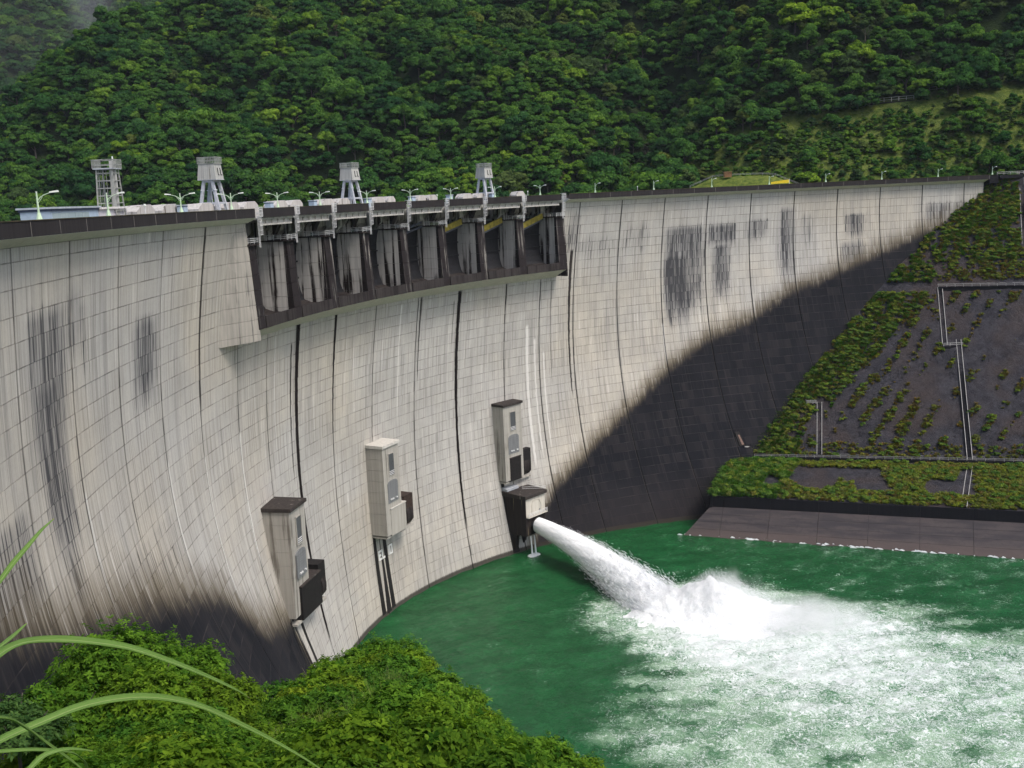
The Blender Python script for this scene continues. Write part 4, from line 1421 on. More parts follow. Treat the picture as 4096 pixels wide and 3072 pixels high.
# walkways on the bank
def walkway(name, label, a0, a1, z):
    o = empty(name, tuple(bank((a0 + a1) / 2, z)))
    tag(o, label, 'walkway')
    L = np.array(o.location)
    out = -bn
    def q(a, off, dz):
        r = bank(a, z)
        return np.array([r[0] + out[0] * off, r[1] + out[1] * off, z + dz]) - L
    MB().hexa([q(a0, 1.3, 0), q(a1, 1.3, 0), q(a1, -1.2, 0), q(a0, -1.2, 0)], [q(a0, 1.3, 0.35), q(a1, 1.3, 0.35), q(a1, -1.2, 0.35), q(a0, -1.2, 0.35)]).build('deck', MAT_DWALL, o)
    MB().hexa([q(a0 + 0.2, 1.1, -1.6), q(a1, 1.1, -1.6), q(a1, -1.0, -1.6), q(a0 + 0.2, -1.0, -1.6)], [q(a0 + 0.2, 1.1, -0.01), q(a1, 1.1, -0.01), q(a1, -1.0, -0.01), q(a0 + 0.2, -1.0, -0.01)]).build('retaining_kerb', MAT_DWALL, o)
    m = MB()
    for off in (1.2, -1.1):
        for dz in (0.85, 1.35):
            m.bar(q(a0, off, dz), q(a1, off, dz), 0.09)
        n = int((a1 - a0) / 3.0)
        for i in range(n + 1):
            a = a0 + (a1 - a0) * i / n
            m.bar(q(a, off, 0.3), q(a, off, 1.4), 0.10)
    m.build('railing', MAT_RAILP, o)
    return o


walkway('walkway', 'railed concrete walkway crossing the foot of the bank slope', -2.5, 150, 18.3)
walkway('walkway', 'railed concrete walkway high on the bank slope above the bare shotcrete', 66.5, 170, 75.0)


def stair(label, P0, P1, w=1.7):
    """straight stair between two slope points: two pale side rails, dark trough, treads"""
    P0, P1 = np.array(P0, float), np.array(P1, float)
    o = empty('bank_stair', tuple(P0))
    tag(o, label, 'stair')
    d = P1 - P0
    hd = np.array([d[0], d[1], 0])
    hd /= np.linalg.norm(hd)
    sd = np.array([-hd[1], hd[0], 0]) * w / 2
    up = np.array([0, 0, 1.0])
    out = up * 0.5 + np.array([-bn[0], -bn[1], 0]) * 0.5
    for sg in (-1, 1):
        MB().bar(sd * sg + out * 0.55, d + sd * sg + out * 0.55, 0.17, 0.45).build('side_wall', MAT_RAILP, o)
    m = MB()
    m.hexa([-sd * 0.95 - out, sd * 0.95 - out, d + sd * 0.95 - out, d - sd * 0.95 - out], [-sd * 0.95 + out * 0.1, sd * 0.95 + out * 0.1, d + sd * 0.95 + out * 0.1, d - sd * 0.95 + out * 0.1])
    m.build('trough', MAT_DWALL, o)
    m = MB()
    n = max(6, int(np.linalg.norm(d) / 0.6))
    for i in range(n):
        q = d * (i + 0.5) / n + out * 0.15
        m.bar(q - sd * 0.8, q + sd * 0.8, 0.28, 0.16)
    tag(m.build('treads', MAT_DWALL, o), kind='stuff')
    return o


stair('upper bank stair dropping from the high walkway to a landing', (169.8, 411.8, 74.9), (164.9, 393.9, 55.0))
stair('long bank stair running down to the foot walkway', (170.2, 394.3, 56.5), (160.9, 360.3, 18.6))
stair('short bank stair beside the dam with a railed head platform', (116.0, 389.2, 35.8), (111.7, 374.4, 19.2))
stair('top bank stair beside the crest road end', (214.2, 441.0, 118.0), (205.0, 417.0, 90.0))
P0_, P1_ = strip_pt(84, 0.97, 0.3), strip_pt(81, 0.02, 0.3)
stair('lowest bank stair between the foot walkway and the training wall', P0_, P1_)
lp = empty('stair_landing', (166.4, 393.6, 54.6))
tag(lp, 'railed landing joining the upper and the long bank stairs', 'landing')
MB().box(-2.6, 4.6, -1.4, 1.2, -0.6, 0.1).build('slab', MAT_DWALL, lp)
rail_mesh([(-2.6, -1.4, 0.1), (4.6, -1.4, 0.1)], 2.0, 1.2, 0.16, 2).build('rail', MAT_RAILP, lp)
hp_ = empty('head_platform', (113.4, 389.6, 35.6))
tag(hp_, 'small railed platform at the head of the short bank stair', 'platform')
MB().box(-2.4, 2.2, -0.9, 0.9, -0.7, 0.0).build('slab', MAT_DWALL, hp_)
rail_mesh([(-2.4, 0.8, 0), (-2.4, -0.8, 0), (1.2, -0.8, 0)], 1.2, 1.3, 0.16, 3).build('rail', MAT_RAILP, hp_)
# footbridge from the gallery door
gd = empty('gallery_door', tuple(FACE(328.4, 92.2)))
tag(gd, 'tall dark gallery doorway in the black part of the dam', 'door')
gl = np.array(gd.location)
m = MB()
m.hexa([FACE(327.4, 92.3, 0.4) - gl, FACE(329.6, 92.3, 0.4) - gl, FACE(329.8, 92.3, -0.2) - gl, FACE(327.4, 92.3, -0.2) - gl],
       [FACE(327.0, 87.4, 0.4) - gl, FACE(328.9, 87.4, 0.4) - gl, FACE(329.0, 87.4, -0.2) - gl, FACE(327.0, 87.4, -0.2) - gl])
m.build('door_surround', MAT_BLACK, gd)
MB().hexa([FACE(328.3, 91.9, 0.45) - gl, FACE(329.2, 91.9, 0.45) - gl, FACE(329.2, 91.9, 0.2) - gl, FACE(328.3, 91.9, 0.2) - gl],
          [FACE(327.9, 88.4, 0.45) - gl, FACE(328.5, 88.4, 0.45) - gl, FACE(328.6, 88.4, 0.2) - gl, FACE(327.9, 88.4, 0.2) - gl]).build('door_leaf', mat_simple('rusty_brown_door', (0.16, 0.10, 0.08), 0.7), gd)
fb = empty('footbridge', tuple(FACE(329.2, 92.6)))
tag(fb, 'narrow railed footbridge from the gallery door to the bank', 'footbridge')
E1 = pz(3062, 1790, 20.6) - np.array(fb.location)
MB().bar((0, 0, 0), E1, 1.0, 0.4).build('deck', MAT_RAILP, fb)
rail_mesh([(0.2, -0.5, 0.1), tuple(E1 + np.array([0.2, -0.5, 0.1]))], 2.0, 1.2, 0.1, 2).build('rail', MAT_DWALL, fb)
ab = empty('bridge_abutment', tuple(pz(3066, 1800, 19.0)))
tag(ab, 'railed concrete abutment block where the footbridge lands on the bank', 'abutment')
MB().box(-1.6, 4.2, -1.6, 2.4, -3.0, 0.6).build('block', MAT_DWALL, ab)
rail_mesh([(-1.5, 2.2, 0.6), (-1.5, -1.5, 0.6), (4.0, -1.5, 0.6)], 1.8, 1.25, 0.13, 2).build('rail', MAT_RAILP, ab)
# end of the crest at the right: road shoulder with railing
ce = empty('crest_abutment', tuple(W(458, -2, 0)))
tag(ce, 'dark concrete end block where the dam crest meets the right bank', 'abutment')
cl = np.array(ce.location)
MB().prism([(2.4, -2.7), (2.4, 0.5), (-9, 0.5), (-9, -2.7)], lambda s, g, h: W(s, g, h) - cl, 456.6, 461).build('block', MAT_DWALL, ce)
MB().prism([(-1.0, -1.2), (-1.0, 14), (-9, 14), (-9, -1.2)], lambda s, g, h: W(s, g, h) - cl, 456.3, 463).build('recess_wall', MAT_DWALL, ce)
for h0 in (1.2,):
    rail_mesh([tuple(W(460.5, 2.0, -2.7) - cl), tuple(W(485, 3.0, -2.7) - cl)], 3, 1.1, 0.14, 2).build('rail', MAT_RAILP, ce)
MB().prism([(3.0, -2.55), (3.0, -1.2), (-7, -1.2), (-7, -2.55)], lambda s, g, h: W(s, g, h) - cl, 461.1, 500, 6).build('road_shoulder', MAT_DWALL, ce)
# ------------------------------------------------------------------ water, foam, jet, spray
IMP = np.array([44.0, 291.0])


def foam_field(X, Y):
    """0 = clear green water, 1 = solid white water"""
    # axis of the outwash from the point of impact, downstream and towards the right
    ax, ay = 0.74, -0.67
    u = (X - IMP[0]) * ax + (Y - IMP[1]) * ay
    v = -(X - IMP[0]) * ay + (Y - IMP[1]) * ax           # + = towards the right bank
    wv = 3.0 * vnoise(X, Y, 11, 0.10) + 1.8 * vnoise(X, Y, 12, 0.35)
    half_l = 15 + np.clip(u + 4, 0, 200) * 1.95          # spread on the camera side
    half_r = 11 + np.clip(u + 6, 0, 200) * 0.50
    side = np.where(v < 0, -v / half_l, v / half_r)
    f = np.clip(1.22 - side ** 1.4 * 0.95 + wv * 0.11, 0, 1.2)
    f *= np.clip((u + 17 + wv) / 12, 0, 1)
    f *= np.interp(np.hypot(X - IMP[0] - 12, Y - IMP[1] + 12), [0, 20, 40, 65, 95, 140, 200], [1, 1, 0.80, 0.62, 0.50, 0.44, 0.42])
    d = np.hypot((X - IMP[0] - 4) / 1.35, Y - IMP[1] + 11)
    f = np.maximum(f, np.clip(1.25 - d / 26, 0, 1))
    # stray crests carrying scraps of foam, mostly along the right bank
    f = np.maximum(f, np.clip(0.09 + 0.13 * np.clip((X - 40) / 60, 0, 1) + 0.10 * vnoise(X, Y, 13, 0.5), 0, 0.30))
    return np.clip(f, 0, 1)


def mat_water():
    k = NT('green_water')
    p = k.pos()
    fo = k.attr('foam')
    wp = k.n('ShaderNodeVectorMath', operation='ADD')
    nz = k.n('ShaderNodeTexNoise')
    k.put(nz.inputs['Vector'], k.scale3(p, (0.11, 0.11, 0.11)))
    nz.inputs['Detail'].default_value = 3
    k.put(wp.inputs[0], p)
    k.put(wp.inputs[1], k.scale3(nz.outputs['Color'], (9.0, 9.0, 0)))
    q = wp.outputs[0]
    lace = k.n('ShaderNodeTexVoronoi', feature='DISTANCE_TO_EDGE')
    k.put(lace.inputs['Vector'], k.scale3(q, (0.17, 0.27, 0.1)))
    n1 = k.noise(k.scale3(q, (0.085, 0.13, 0.2)), 1.0, 6.0, 0.62)
    n2 = k.noise(k.scale3(q, (0.26, 0.46, 0.5)), 1.0, 4.0, 0.52, dist=1.6)
    n3 = k.noise(k.scale3(q, (1.0, 1.7, 0.5)), 1.0, 3.0, 0.55, dist=1.0)
    deep = k.mix(k.sstep(n1, 0.3, 0.7), (0.0048, 0.055, 0.015), (0.012, 0.095, 0.029))
    milky = k.mix(k.sstep(n1, 0.35, 0.65), (0.07, 0.19, 0.09), (0.25, 0.39, 0.25))
    c = k.mix(k.sstep(k.M('ADD', fo, k.M('MULTIPLY', k.M('SUBTRACT', n1, 0.5), 0.6)), 0.24, 0.64), deep, milky)
    patt = k.M('ADD', k.M('MULTIPLY', n2, 0.6), k.M('ADD', k.M('MULTIPLY', n1, 0.35), k.M('MULTIPLY', k.sstep(lace.outputs['Distance'], 0.16, 0.0), 0.24)))
    patt = k.M('ADD', patt, k.M('MULTIPLY', k.M('SUBTRACT', n3, 0.5), 0.16))
    thr = k.lin(fo, 0.0, 1.0, 0.86, 0.30)
    fm = k.sstep(k.M('SUBTRACT', patt, thr), -0.03, 0.27)
    white = k.mix(k.sstep(n2, 0.3, 0.7), (0.54, 0.62, 0.58), (0.74, 0.77, 0.77))
    c = k.mix(fm, c, white)
    hgt = k.M('ADD', k.M('MULTIPLY', n2, 0.8), k.M('MULTIPLY', n3, 0.22))
    rough = k.lin(fm, 0, 1, 0.10, 0.75)
    k.pbr(c, rough, k.bump(hgt, 0.7, 1.0), spec=0.32, IOR=1.33)
    return k.m


MAT_WATER = mat_water()
xs = np.arange(-60, 176, 1.15)
ys = np.arange(120, 375, 1.15)
X_, Y_ = np.meshgrid(xs, ys, indexing='ij')
fo = foam_field(X_, Y_)
amp = 0.26 + 0.70 * fo
wv = vnoise(X_, Y_, 21, 0.55) * 0.5 + vnoise(X_, Y_, 22, 1.3) * 0.35 + nrg.normal(0, 0.28, X_.shape) * np.clip(fo * 1.4 - 0.3, 0, 1) * 0.18
Zw = wv * amp
V = np.stack([X_, Y_, Zw], -1).reshape(-1, 3)
pool = link_mesh('plunge_pool_water', np_mesh('plunge_pool_water', V, grid_faces(len(xs), len(ys)), smooth=True, attrs={'foam': fo.ravel()}), None, MAT_WATER)
tag(pool, kind='structure')
# river bed and the pool beyond the rippled sheet
m = MB()
m.box(-400, 600, -200, 380, -30, -8)
tag(m.build('pool_bed', mat_simple('pool_bed_rock', (0.05, 0.06, 0.045), 0.9), None), kind='structure')
m = MB()
for x0, x1, y0, y1 in ((-400, 600, -200, 120.2), (-400, -59.9, 120.2, 380), (175.5, 600, 120.2, 300)):
    m.add([(x0, y0, -0.05), (x1, y0, -0.05), (x1, y1, -0.05), (x0, y1, -0.05)], [(0, 1, 2, 3)])
tag(m.build('river_water', MAT_WATER, None), kind='structure')
m = MB()
m.add([(-700, 200, 104), (450, 200, 104), (450, 560, 104), (-700, 900, 104)], [(0, 1, 2, 3)])
# reservoir behind the dam follows the crest line so that it stays upstream of it
RV = [tuple(W(s, -9.5, ZF - 104)) for s in range(-40, 461, 10)]
RV2 = [(-900, 100, 104), (-900, 900, 104), (-300, 640, 104), (0, 560, 104), (230, 470, 104)]
m = MB()
m.add(RV + list(reversed(RV2)), [tuple(range(len(RV) + len(RV2)))])
tag(m.build('reservoir_water', mat_simple('reservoir_green', (0.02, 0.06, 0.045), 0.15, spec=0.4), None), kind='structure')

# --- the jet
MAT_JET = NT('white_jet_water')
k = MAT_JET
uv = k.attr('su', True)
U_, V2_, _ = k.sep(uv)
sx = k.noise(k.xyz(k.M('MULTIPLY', U_, 0.10), k.M('MULTIPLY', V2_, 9.0), 0.0), 1.0, 6.0, 0.65)
sy = k.noise(k.xyz(k.M('MULTIPLY', U_, 0.6), k.M('MULTIPLY', V2_, 26.0), 4.0), 1.0, 4.0, 0.6)
c = k.mix(k.sstep(sx, 0.34, 0.66), (0.72, 0.75, 0.77), (0.88, 0.89, 0.90))
c = k.mix(k.sstep(sy, 0.5, 0.75, 0, 0.30), c, (0.62, 0.66, 0.69))
k.pbr(c, 0.8, k.bump(k.M('ADD', sx, k.M('MULTIPLY', sy, 0.5)), 0.3, 0.4), spec=0.1)
MAT_JET = k.m
J0 = W(235.2, VG + 0.8, 105.1)
J1 = np.array([40.0, 284.0, -1.5])
hd = J1[:2] - J0[:2]
Lh = float(np.linalg.norm(hd))
hdu = np.array([hd[0] / Lh, hd[1] / Lh, 0])
side = np.array([-hdu[1], hdu[0], 0])


def jet_c(t):
    """centre line: a thrown parabola leaving almost level"""
    p = J0 + hdu * Lh * t
    p[2] = J0[2] + (J1[2] - J0[2]) * (0.12 * t + 0.88 * t * t)
    return p


nj, mj = 180, 72
V, SU = [], []
jr = np.random.default_rng(5)
ph = jr.uniform(0, 6.28, 40)
for i in range(nj):
    t = i / (nj - 1) * 1.4
    c0 = jet_c(t)
    d = jet_c(t + 0.01) - jet_c(t - 0.01)
    d /= np.linalg.norm(d)
    upv = np.cross(side, d)
    upv = upv if upv[2] > 0 else -upv
    r0 = 2.55 + 3.7 * min(t, 1.0) ** 1.15
    for j in range(mj):
        a = 2 * math.pi * j / mj
        rough = sum(math.sin((q + 2) * a * 1.0 + ph[q] + t * (9 + 5 * q)) / (q + 2) for q in range(14))
        fine = math.sin(31 * a + ph[20] + 40 * t) * 0.3 + math.sin(23 * a + ph[21] - 33 * t) * 0.3
        r = r0 * (1 + (0.012 + 0.085 * t) * rough + (0.004 + 0.03 * t) * fine + 0.02 * t * jr.normal())
        V.append(c0 + side * math.cos(a) * r * (1 + 0.15 * t) + upv * math.sin(a) * r)
        SU.append((t * Lh, min(j, mj - j) / mj * 2, 0))
F_ = []
for i in range(nj - 1):
    for j in range(mj):
        j2 = (j + 1) % mj
        F_.append((i * mj + j, i * mj + j2, (i + 1) * mj + j2, (i + 1) * mj + j))
F_.append(tuple(range(mj)))
jet = empty('water_jet', tuple(J0))
tag(jet, 'thick white water jet arching from the valve house into the pool', 'water jet')
V = np.array(V) - J0
link_mesh('jet_core', np_mesh('jet_core', V, F_, smooth=True, attrs={'su': np.array(SU)}), jet, MAT_JET)
# torn spray along the jet, and thrown up where it lands: many small elongated drops
MAT_DROP = mat_simple('spray_drop', (0.86, 0.88, 0.90), 0.7, var=0.05)


def drops(pts, dirs, lens, rad):
    n = len(pts)
    d = dirs / np.linalg.norm(dirs, axis=1, keepdims=True)
    a = np.cross(d, np.array([0.3, 0.2, 0.93]))
    a /= np.linalg.norm(a, axis=1, keepdims=True)
    b = np.cross(d, a)
    L_ = lens[:, None]
    R_ = rad[:, None]
    V = np.stack([pts - d * L_, pts + a * R_, pts + b * R_, pts - a * R_, pts - b * R_, pts + d * L_], 1)
    f = np.array([(0, 2, 1), (0, 3, 2), (0, 4, 3), (0, 1, 4), (5, 1, 2), (5, 2, 3), (5, 3, 4), (5, 4, 1)])
    F = (np.arange(n)[:, None, None] * 6 + f[None]).reshape(-1, 3)
    return V.reshape(-1, 3), F


nd = 9000
t = nrg.beta(2.4, 1.0, nd)
P_, D_ = [], []
for i in range(nd):
    c0 = jet_c(t[i])
    d = jet_c(t[i] + 0.01) - jet_c(t[i] - 0.01)
    d /= np.linalg.norm(d)
    upv = np.cross(side, d)
    upv = upv if upv[2] > 0 else -upv
    a = nrg.uniform(0, 6.283)
    r = (2.55 + 3.7 * t[i] ** 1.15) * (1.0 + abs(nrg.normal(0, 0.05 + 0.22 * t[i])))
    P_.append(c0 + side * math.cos(a) * r * (1 + 0.15 * t[i]) + upv * math.sin(a) * r)
    D_.append(d + nrg.normal(0, 0.12, 3))
P_, D_ = np.array(P_), np.array(D_)
V, F_ = drops(P_ - J0, D_, nrg.uniform(0.2, 0.9, nd) * (0.4 + t), nrg.uniform(0.02, 0.055, nd) * (0.5 + t))
tag(link_mesh('torn_spray', np_mesh('torn_spray', V, F_), jet, MAT_DROP), kind='stuff')

# mound of white water at the impact
MAT_BOIL = NT('boiling_white_water')
k = MAT_BOIL
p = k.pos()
c = k.mix(k.sstep(k.noise(p, 0.5, 6.0, 0.65), 0.35, 0.65), (0.66, 0.69, 0.70), (0.80, 0.81, 0.82))
k.pbr(c, 0.9, k.bump(k.noise(p, 0.9, 6.0, 0.65), 0.5, 0.8), spec=0.05)
MAT_BOIL = k.m
gx, gy = np.meshgrid(np.arange(-30, 46, 0.8), np.arange(-40, 30, 0.8), indexing='ij')
gu = gx * 0.74 + gy * -0.67
gv = gx * 0.67 + gy * 0.74
hump = 8.2 * np.exp(-((gu - 15) / 8.5) ** 2 - (gv / 9.0) ** 2) + 3.6 * np.exp(-((gx + 3) / 9) ** 2 - ((gy + 9) / 8) ** 2) + 2.5 * np.exp(-((gu - 2) / 8) ** 2 - (gv / 10) ** 2) + 1.7 * np.exp(-((gu - 24) / 13) ** 2 - (gv / 14) ** 2)
tur = vnoise(gx, gy, 31, 0.6) * 0.8 + vnoise(gx, gy, 32, 1.7) * 0.5 + nrg.normal(0, 0.22, gx.shape)
hz = hump * (1 + 0.12 * tur) + 0.30 * tur * np.clip(hump, 0, 1) - 0.75
V = np.stack([gx + IMP[0], gy + IMP[1], hz], -1).reshape(-1, 3)
boil = link_mesh('impact_mound', np_mesh('impact_mound', V - np.array([IMP[0], IMP[1], 0]), grid_faces(*gx.shape), smooth=True), None, MAT_BOIL)
boil.location = (IMP[0], IMP[1], 0)
tag(boil, 'white boiling mound of water where the jet plunges into the pool', 'white water')
nd = 12000
u = nrg.normal(14, 9, nd)
v = nrg.normal(0, 9, nd)
hh = 9.5 * np.exp(-((u - 15) / 11) ** 2 - (v / 11) ** 2) * nrg.beta(2.2, 1.8, nd) * 1.3 + nrg.uniform(0, 1.2, nd)
P_ = np.stack([u * 0.74 + v * 0.67, u * -0.67 + v * 0.74, hh], 1)
V, F_ = drops(P_, nrg.normal(0, 1, (nd, 3)) + np.array([0.2, -0.2, 0.8]), nrg.uniform(0.06, 0.25, nd), nrg.uniform(0.02, 0.07, nd))
tag(link_mesh('thrown_drops', np_mesh('thrown_drops', V, F_), boil, MAT_DROP), kind='stuff')


def mist(name, label, loc, rad, dens, scale, thr, seed, up=0.0):
    """soft body of airborne spray: an ellipsoid of uneven white volume"""
    bm = bmesh.new()
    bmesh.ops.create_icosphere(bm, subdivisions=3, radius=1.0)
    me = bpy.data.meshes.new(name)
    bm.to_mesh(me)
    bm.free()
    o = link_mesh(name, me)
    o.location = loc
    o.scale = rad
    k = NT(name + '_air')
    tc = k.obj()
    ln = k.n('ShaderNodeVectorMath', operation='LENGTH')
    k.put(ln.inputs[0], tc)
    r = ln.outputs['Value']
    n = k.noise(k.scale3(k.pos(), (scale, scale, scale)), 1.0, 4.0, 0.6)
    f = k.M('SUBTRACT', k.M('ADD', n, k.lin(r, 0.0, 1.0, 0.55, -0.45)), thr)
    f = k.M('MULTIPLY', k.sstep(f, 0.0, 0.5), k.sstep(r, 1.0, 0.8))
    pv = k.n('ShaderNodeVolumePrincipled')
    pv.inputs['Color'].default_value = (0.995, 0.996, 0.997, 1)
    pv.inputs['Anisotropy'].default_value = 0.25
    k.put(pv.inputs['Density'], k.M('MULTIPLY', f, dens))
    k.t.links.new(pv.outputs[0], k.out.inputs['Volume'])
    me.materials.append(k.m)
    tag(o, label, 'spray', kind='stuff')
    return o


mist('spray_plume', 'white plume of spray thrown up at the impact of the jet', (57.0, 278.5, 4.5), (20, 17, 13), 0.19, 0.12, 0.44, 1)
mist('impact_spray', 'white spray boiling round the foot of the jet', (43.0, 282.0, 1.5), (18, 14, 9.0), 0.26, 0.14, 0.40, 5)
mist('drifting_spray', 'thin spray drifting downstream from the plume', (74.0, 268.0, 3.0), (36, 22, 9), 0.13, 0.07, 0.46, 2)
# two thin drain spouts under the valve house and the ring where they fall
for s, g in ((231.8, VG + 0.3), (233.4, VG + 0.5)):
    top, bot = W(s, g, 108.2), W(s, g + 0.4, 114.8)
    sp = empty('drain_spout', tuple(bot))
    tag(sp, 'thin white drain spout falling under the valve house', 'water spout', 'drain spouts under the valve house')
    MB().tube([tuple(top - bot), tuple((top - bot) * 0.5 + np.array([0.05, 0.05, 0])), (0, 0, 0)], [0.16, 0.24, 0.36], 8).build('stream', MAT_JET, sp)
    MB().tube([(0, 0, -0.2), (0, 0, 0.18), (0, 0, 0.3)], [1.7, 1.3, 0.4], 14).build('splash_ring', MAT_BOIL, sp)
# wave lapping along the training wall
lap = MB()
for i in range(90):
    t_ = nrg.uniform(0, 125)
    q = wall_pt(t_, 2.6 + nrg.normal(0, 0.25), 0.1 + 0.12 * nrg.normal())
    L_ = nrg.uniform(0.5, 2.6)
    a = np.array([wd_[0], wd_[1], 0]) * L_ / 2
    hgt = nrg.uniform(0.12, 0.5)
    lap.hexa([q - a, q + a, q + a * 0.8 + np.array([0.1, 0.25, 0]), q - a * 0.8 + np.array([0.1, 0.25, 0])],
             [q - a * 0.5 + np.array([0.05, 0.1, hgt]), q + a * 0.5 + np.array([0.05, 0.1, hgt * 0.6]), q + a * 0.4 + np.array([0.12, 0.3, hgt * 0.5]), q - a * 0.4 + np.array([0.12, 0.3, hgt])])
tag(lap.build('wall_wash', MAT_BOIL, None), 'white wash lapping along the foot of the training wall', 'white water', kind='stuff')
# ------------------------------------------------------------------ hills and forest
def hill(X, Y):
    X, Y = np.asarray(X, float), np.asarray(Y, float)
    Ys = np.interp(X, [-900, -400, -300, -150, 0, 60, 120, 170, 215, 260, 420], [720, 600, 560, 538, 524, 510, 488, 468, 452, 440, 400])
    dn = np.maximum(Y - Ys, -40)
    kk = np.interp(X, [-300, 0, 90, 160, 260], [0.66, 0.66, 0.70, 0.82, 0.86])
    z = 104 + kk * dn
    gl = np.interp(Y, [500, 560, 640, 760, 900], [38, 58, 100, 112, 118])
    gd = np.clip(dn / 55, 0, 1) * 32
    z = z - gd * np.exp(-((X - gl) / 27) ** 2)
    gl2 = np.interp(Y, [520, 620, 760], [-95, -110, -70])
    z = z - np.clip(dn / 70, 0, 1) * 10 * np.exp(-((X - gl2) / 24) ** 2)
    z = z + np.clip(dn / 40, 0, 1) * (vnoise(X, Y, 41, 0.022) * 15 + vnoise(X, Y, 42, 0.06) * 5.0 - 16 * np.exp(-(vnoise(X + 0.45 * Y, 0.25 * Y, 45, 0.028) / 0.22) ** 2))
    R = 276 + 0.66 * (X + 205) + vnoise(X, Y, 43, 0.03) * 6
    z = np.minimum(z, R + 0.04 * (Y - 600))
    zc = 116 + 0.70 * (Y - 800 - 0.15 * (X + 400)) + vnoise(X, Y, 44, 0.016) * 16
    return np.maximum(np.maximum(z, zc), 96)


def hit_hill(px, py, lift=0.0):
    v = ray(px, py)
    ts = np.arange(380, 1500, 1.0)
    X, Y, Z = v[0] * ts, v[1] * ts, ZC + v[2] * ts
    below = Z < hill(X, Y) + lift
    i = int(np.argmax(below)) if below.any() else len(ts) - 1
    return np.array([X[i], Y[i], float(hill(X[i], Y[i]))])


k = NT('forest_floor')
c = k.mix(k.sstep(k.noise(k.pos(), 0.15, 5.0), 0.35, 0.65), (0.012, 0.022, 0.008), (0.022, 0.036, 0.012))
cg = k.mix(k.sstep(k.noise(k.pos(), 0.35, 6.0, 0.65), 0.35, 0.65), (0.045, 0.075, 0.014), (0.12, 0.15, 0.03))
c = k.mix(k.attr('grassy'), c, cg)
k.pbr(c, 0.95, k.bump(k.noise(k.pos(), 0.8, 5.0, 0.7), 1.0, 1.5), spec=0.1)
MAT_FLOOR = k.m
xs = np.arange(-900, 480, 9.0)
ys = np.arange(380, 1500, 9.0)
X_, Y_ = np.meshgrid(xs, ys, indexing='ij')
Zh = hill(X_, Y_)
# keep the ground clear of the dam and the reservoir in front of the shore
shore = np.interp(X_, [-900, -400, -300, -150, 0, 60, 120, 170, 215, 260, 420], [720, 600, 560, 538, 524, 510, 488, 468, 452, 440, 400])
Zh = np.where(Y_ < shore - 6, np.where(X_ > 208, 112.0, 90.0), Zh)
V = np.stack([X_, Y_, Zh], -1).reshape(-1, 3)
F_ = grid_faces(len(xs), len(ys))
fk = (Y_ > shore - 14).ravel()
F_ = F_[fk[F_].all(1)]
gx_, gy_ = project(V[:, 0], V[:, 1], V[:, 2])
gr_ = ((gy_ > np.interp(gx_, [2500, 2760, 3150, 3390, 3655, 3925, 4300], [760, 640, 455, 437, 392, 348, 320]) - 10) & (gx_ > 2740)).astype(float)
tag(link_mesh('hillside', np_mesh('hillside', V, F_, smooth=True, attrs={'grassy': gr_}), None, MAT_FLOOR), kind='structure')
# left valley side behind the dam's left end, out of frame
V = np.array([(-900, 60, 90), (-64, 60, 90), (-64, 60, 118), (-900, 60, 420), (-900, -300, 420), (-30, -300, 260), (-25, -40, 117), (-62, 60, 118)])


def leaf_mat(name, dark, light, var=0.5, hue=None, wide=True):
    k = NT(name)
    lc = k.attr('lc')
    r = k.rnd()
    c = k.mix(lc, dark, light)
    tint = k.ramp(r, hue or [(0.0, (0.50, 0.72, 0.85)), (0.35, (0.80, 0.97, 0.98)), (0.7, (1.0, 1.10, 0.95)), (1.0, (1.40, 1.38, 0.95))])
    c = k.mix(1.0, c, tint, 'MULTIPLY')
    bn_ = k.noise(k.scale3(k.pos(), (0.016, 0.016, 0.012)), 1.0, 4.0, 0.6)
    if wide:
        c = k.mix(1.0, c, k.ramp(bn_, [(0.30, (0.46, 0.64, 0.74)), (0.5, (0.95, 1, 1)), (0.70, (1.30, 1.28, 0.95))]), 'MULTIPLY')
    df = k.n('ShaderNodeBsdfDiffuse')
    tr = k.n('ShaderNodeBsdfTranslucent')
    mx = k.n('ShaderNodeMixShader')
    k.put(df.inputs[0], c)
    k.put(tr.inputs[0], k.mix(1.0, c, (1.1, 1.2, 0.6), 'MULTIPLY'))
    mx.inputs[0].default_value = 0.28
    k.t.links.new(df.outputs[0], mx.inputs[1])
    k.t.links.new(tr.outputs[0], mx.inputs[2])
    k.t.links.new(mx.outputs[0], k.out.inputs[0])
    return k.m


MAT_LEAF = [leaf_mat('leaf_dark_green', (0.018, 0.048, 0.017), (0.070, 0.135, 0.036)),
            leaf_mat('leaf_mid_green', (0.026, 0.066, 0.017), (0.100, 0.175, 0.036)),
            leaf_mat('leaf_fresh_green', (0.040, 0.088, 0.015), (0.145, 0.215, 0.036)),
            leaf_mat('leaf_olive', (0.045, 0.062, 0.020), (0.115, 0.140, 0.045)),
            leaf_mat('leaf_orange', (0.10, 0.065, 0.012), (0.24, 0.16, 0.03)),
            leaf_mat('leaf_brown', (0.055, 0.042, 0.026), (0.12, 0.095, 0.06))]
MAT_BARK = mat_simple('bark', (0.10, 0.085, 0.07), 0.9, var=0.3)


def leaf_quads(C, Nn, size, r, aspect=1.5):
    """one bent-free quad per leaf at C facing Nn"""
    n = len(C)
    t = r.normal(0, 1, (n, 3))
    t -= (t * Nn).sum(1, keepdims=True) * Nn
    t /= np.linalg.norm(t, axis=1, keepdims=True) + 1e-9
    b = np.cross(Nn, t)
    t = t * size[:, None] * aspect / 2
    b = b * size[:, None] / 2
    V = np.stack([C - t, C - b * 0.9 + t * 0.1, C + t, C + b * 0.9 + t * 0.1], 1).reshape(-1, 3)
    F = np.arange(n * 4).reshape(n, 4)
    return V, F


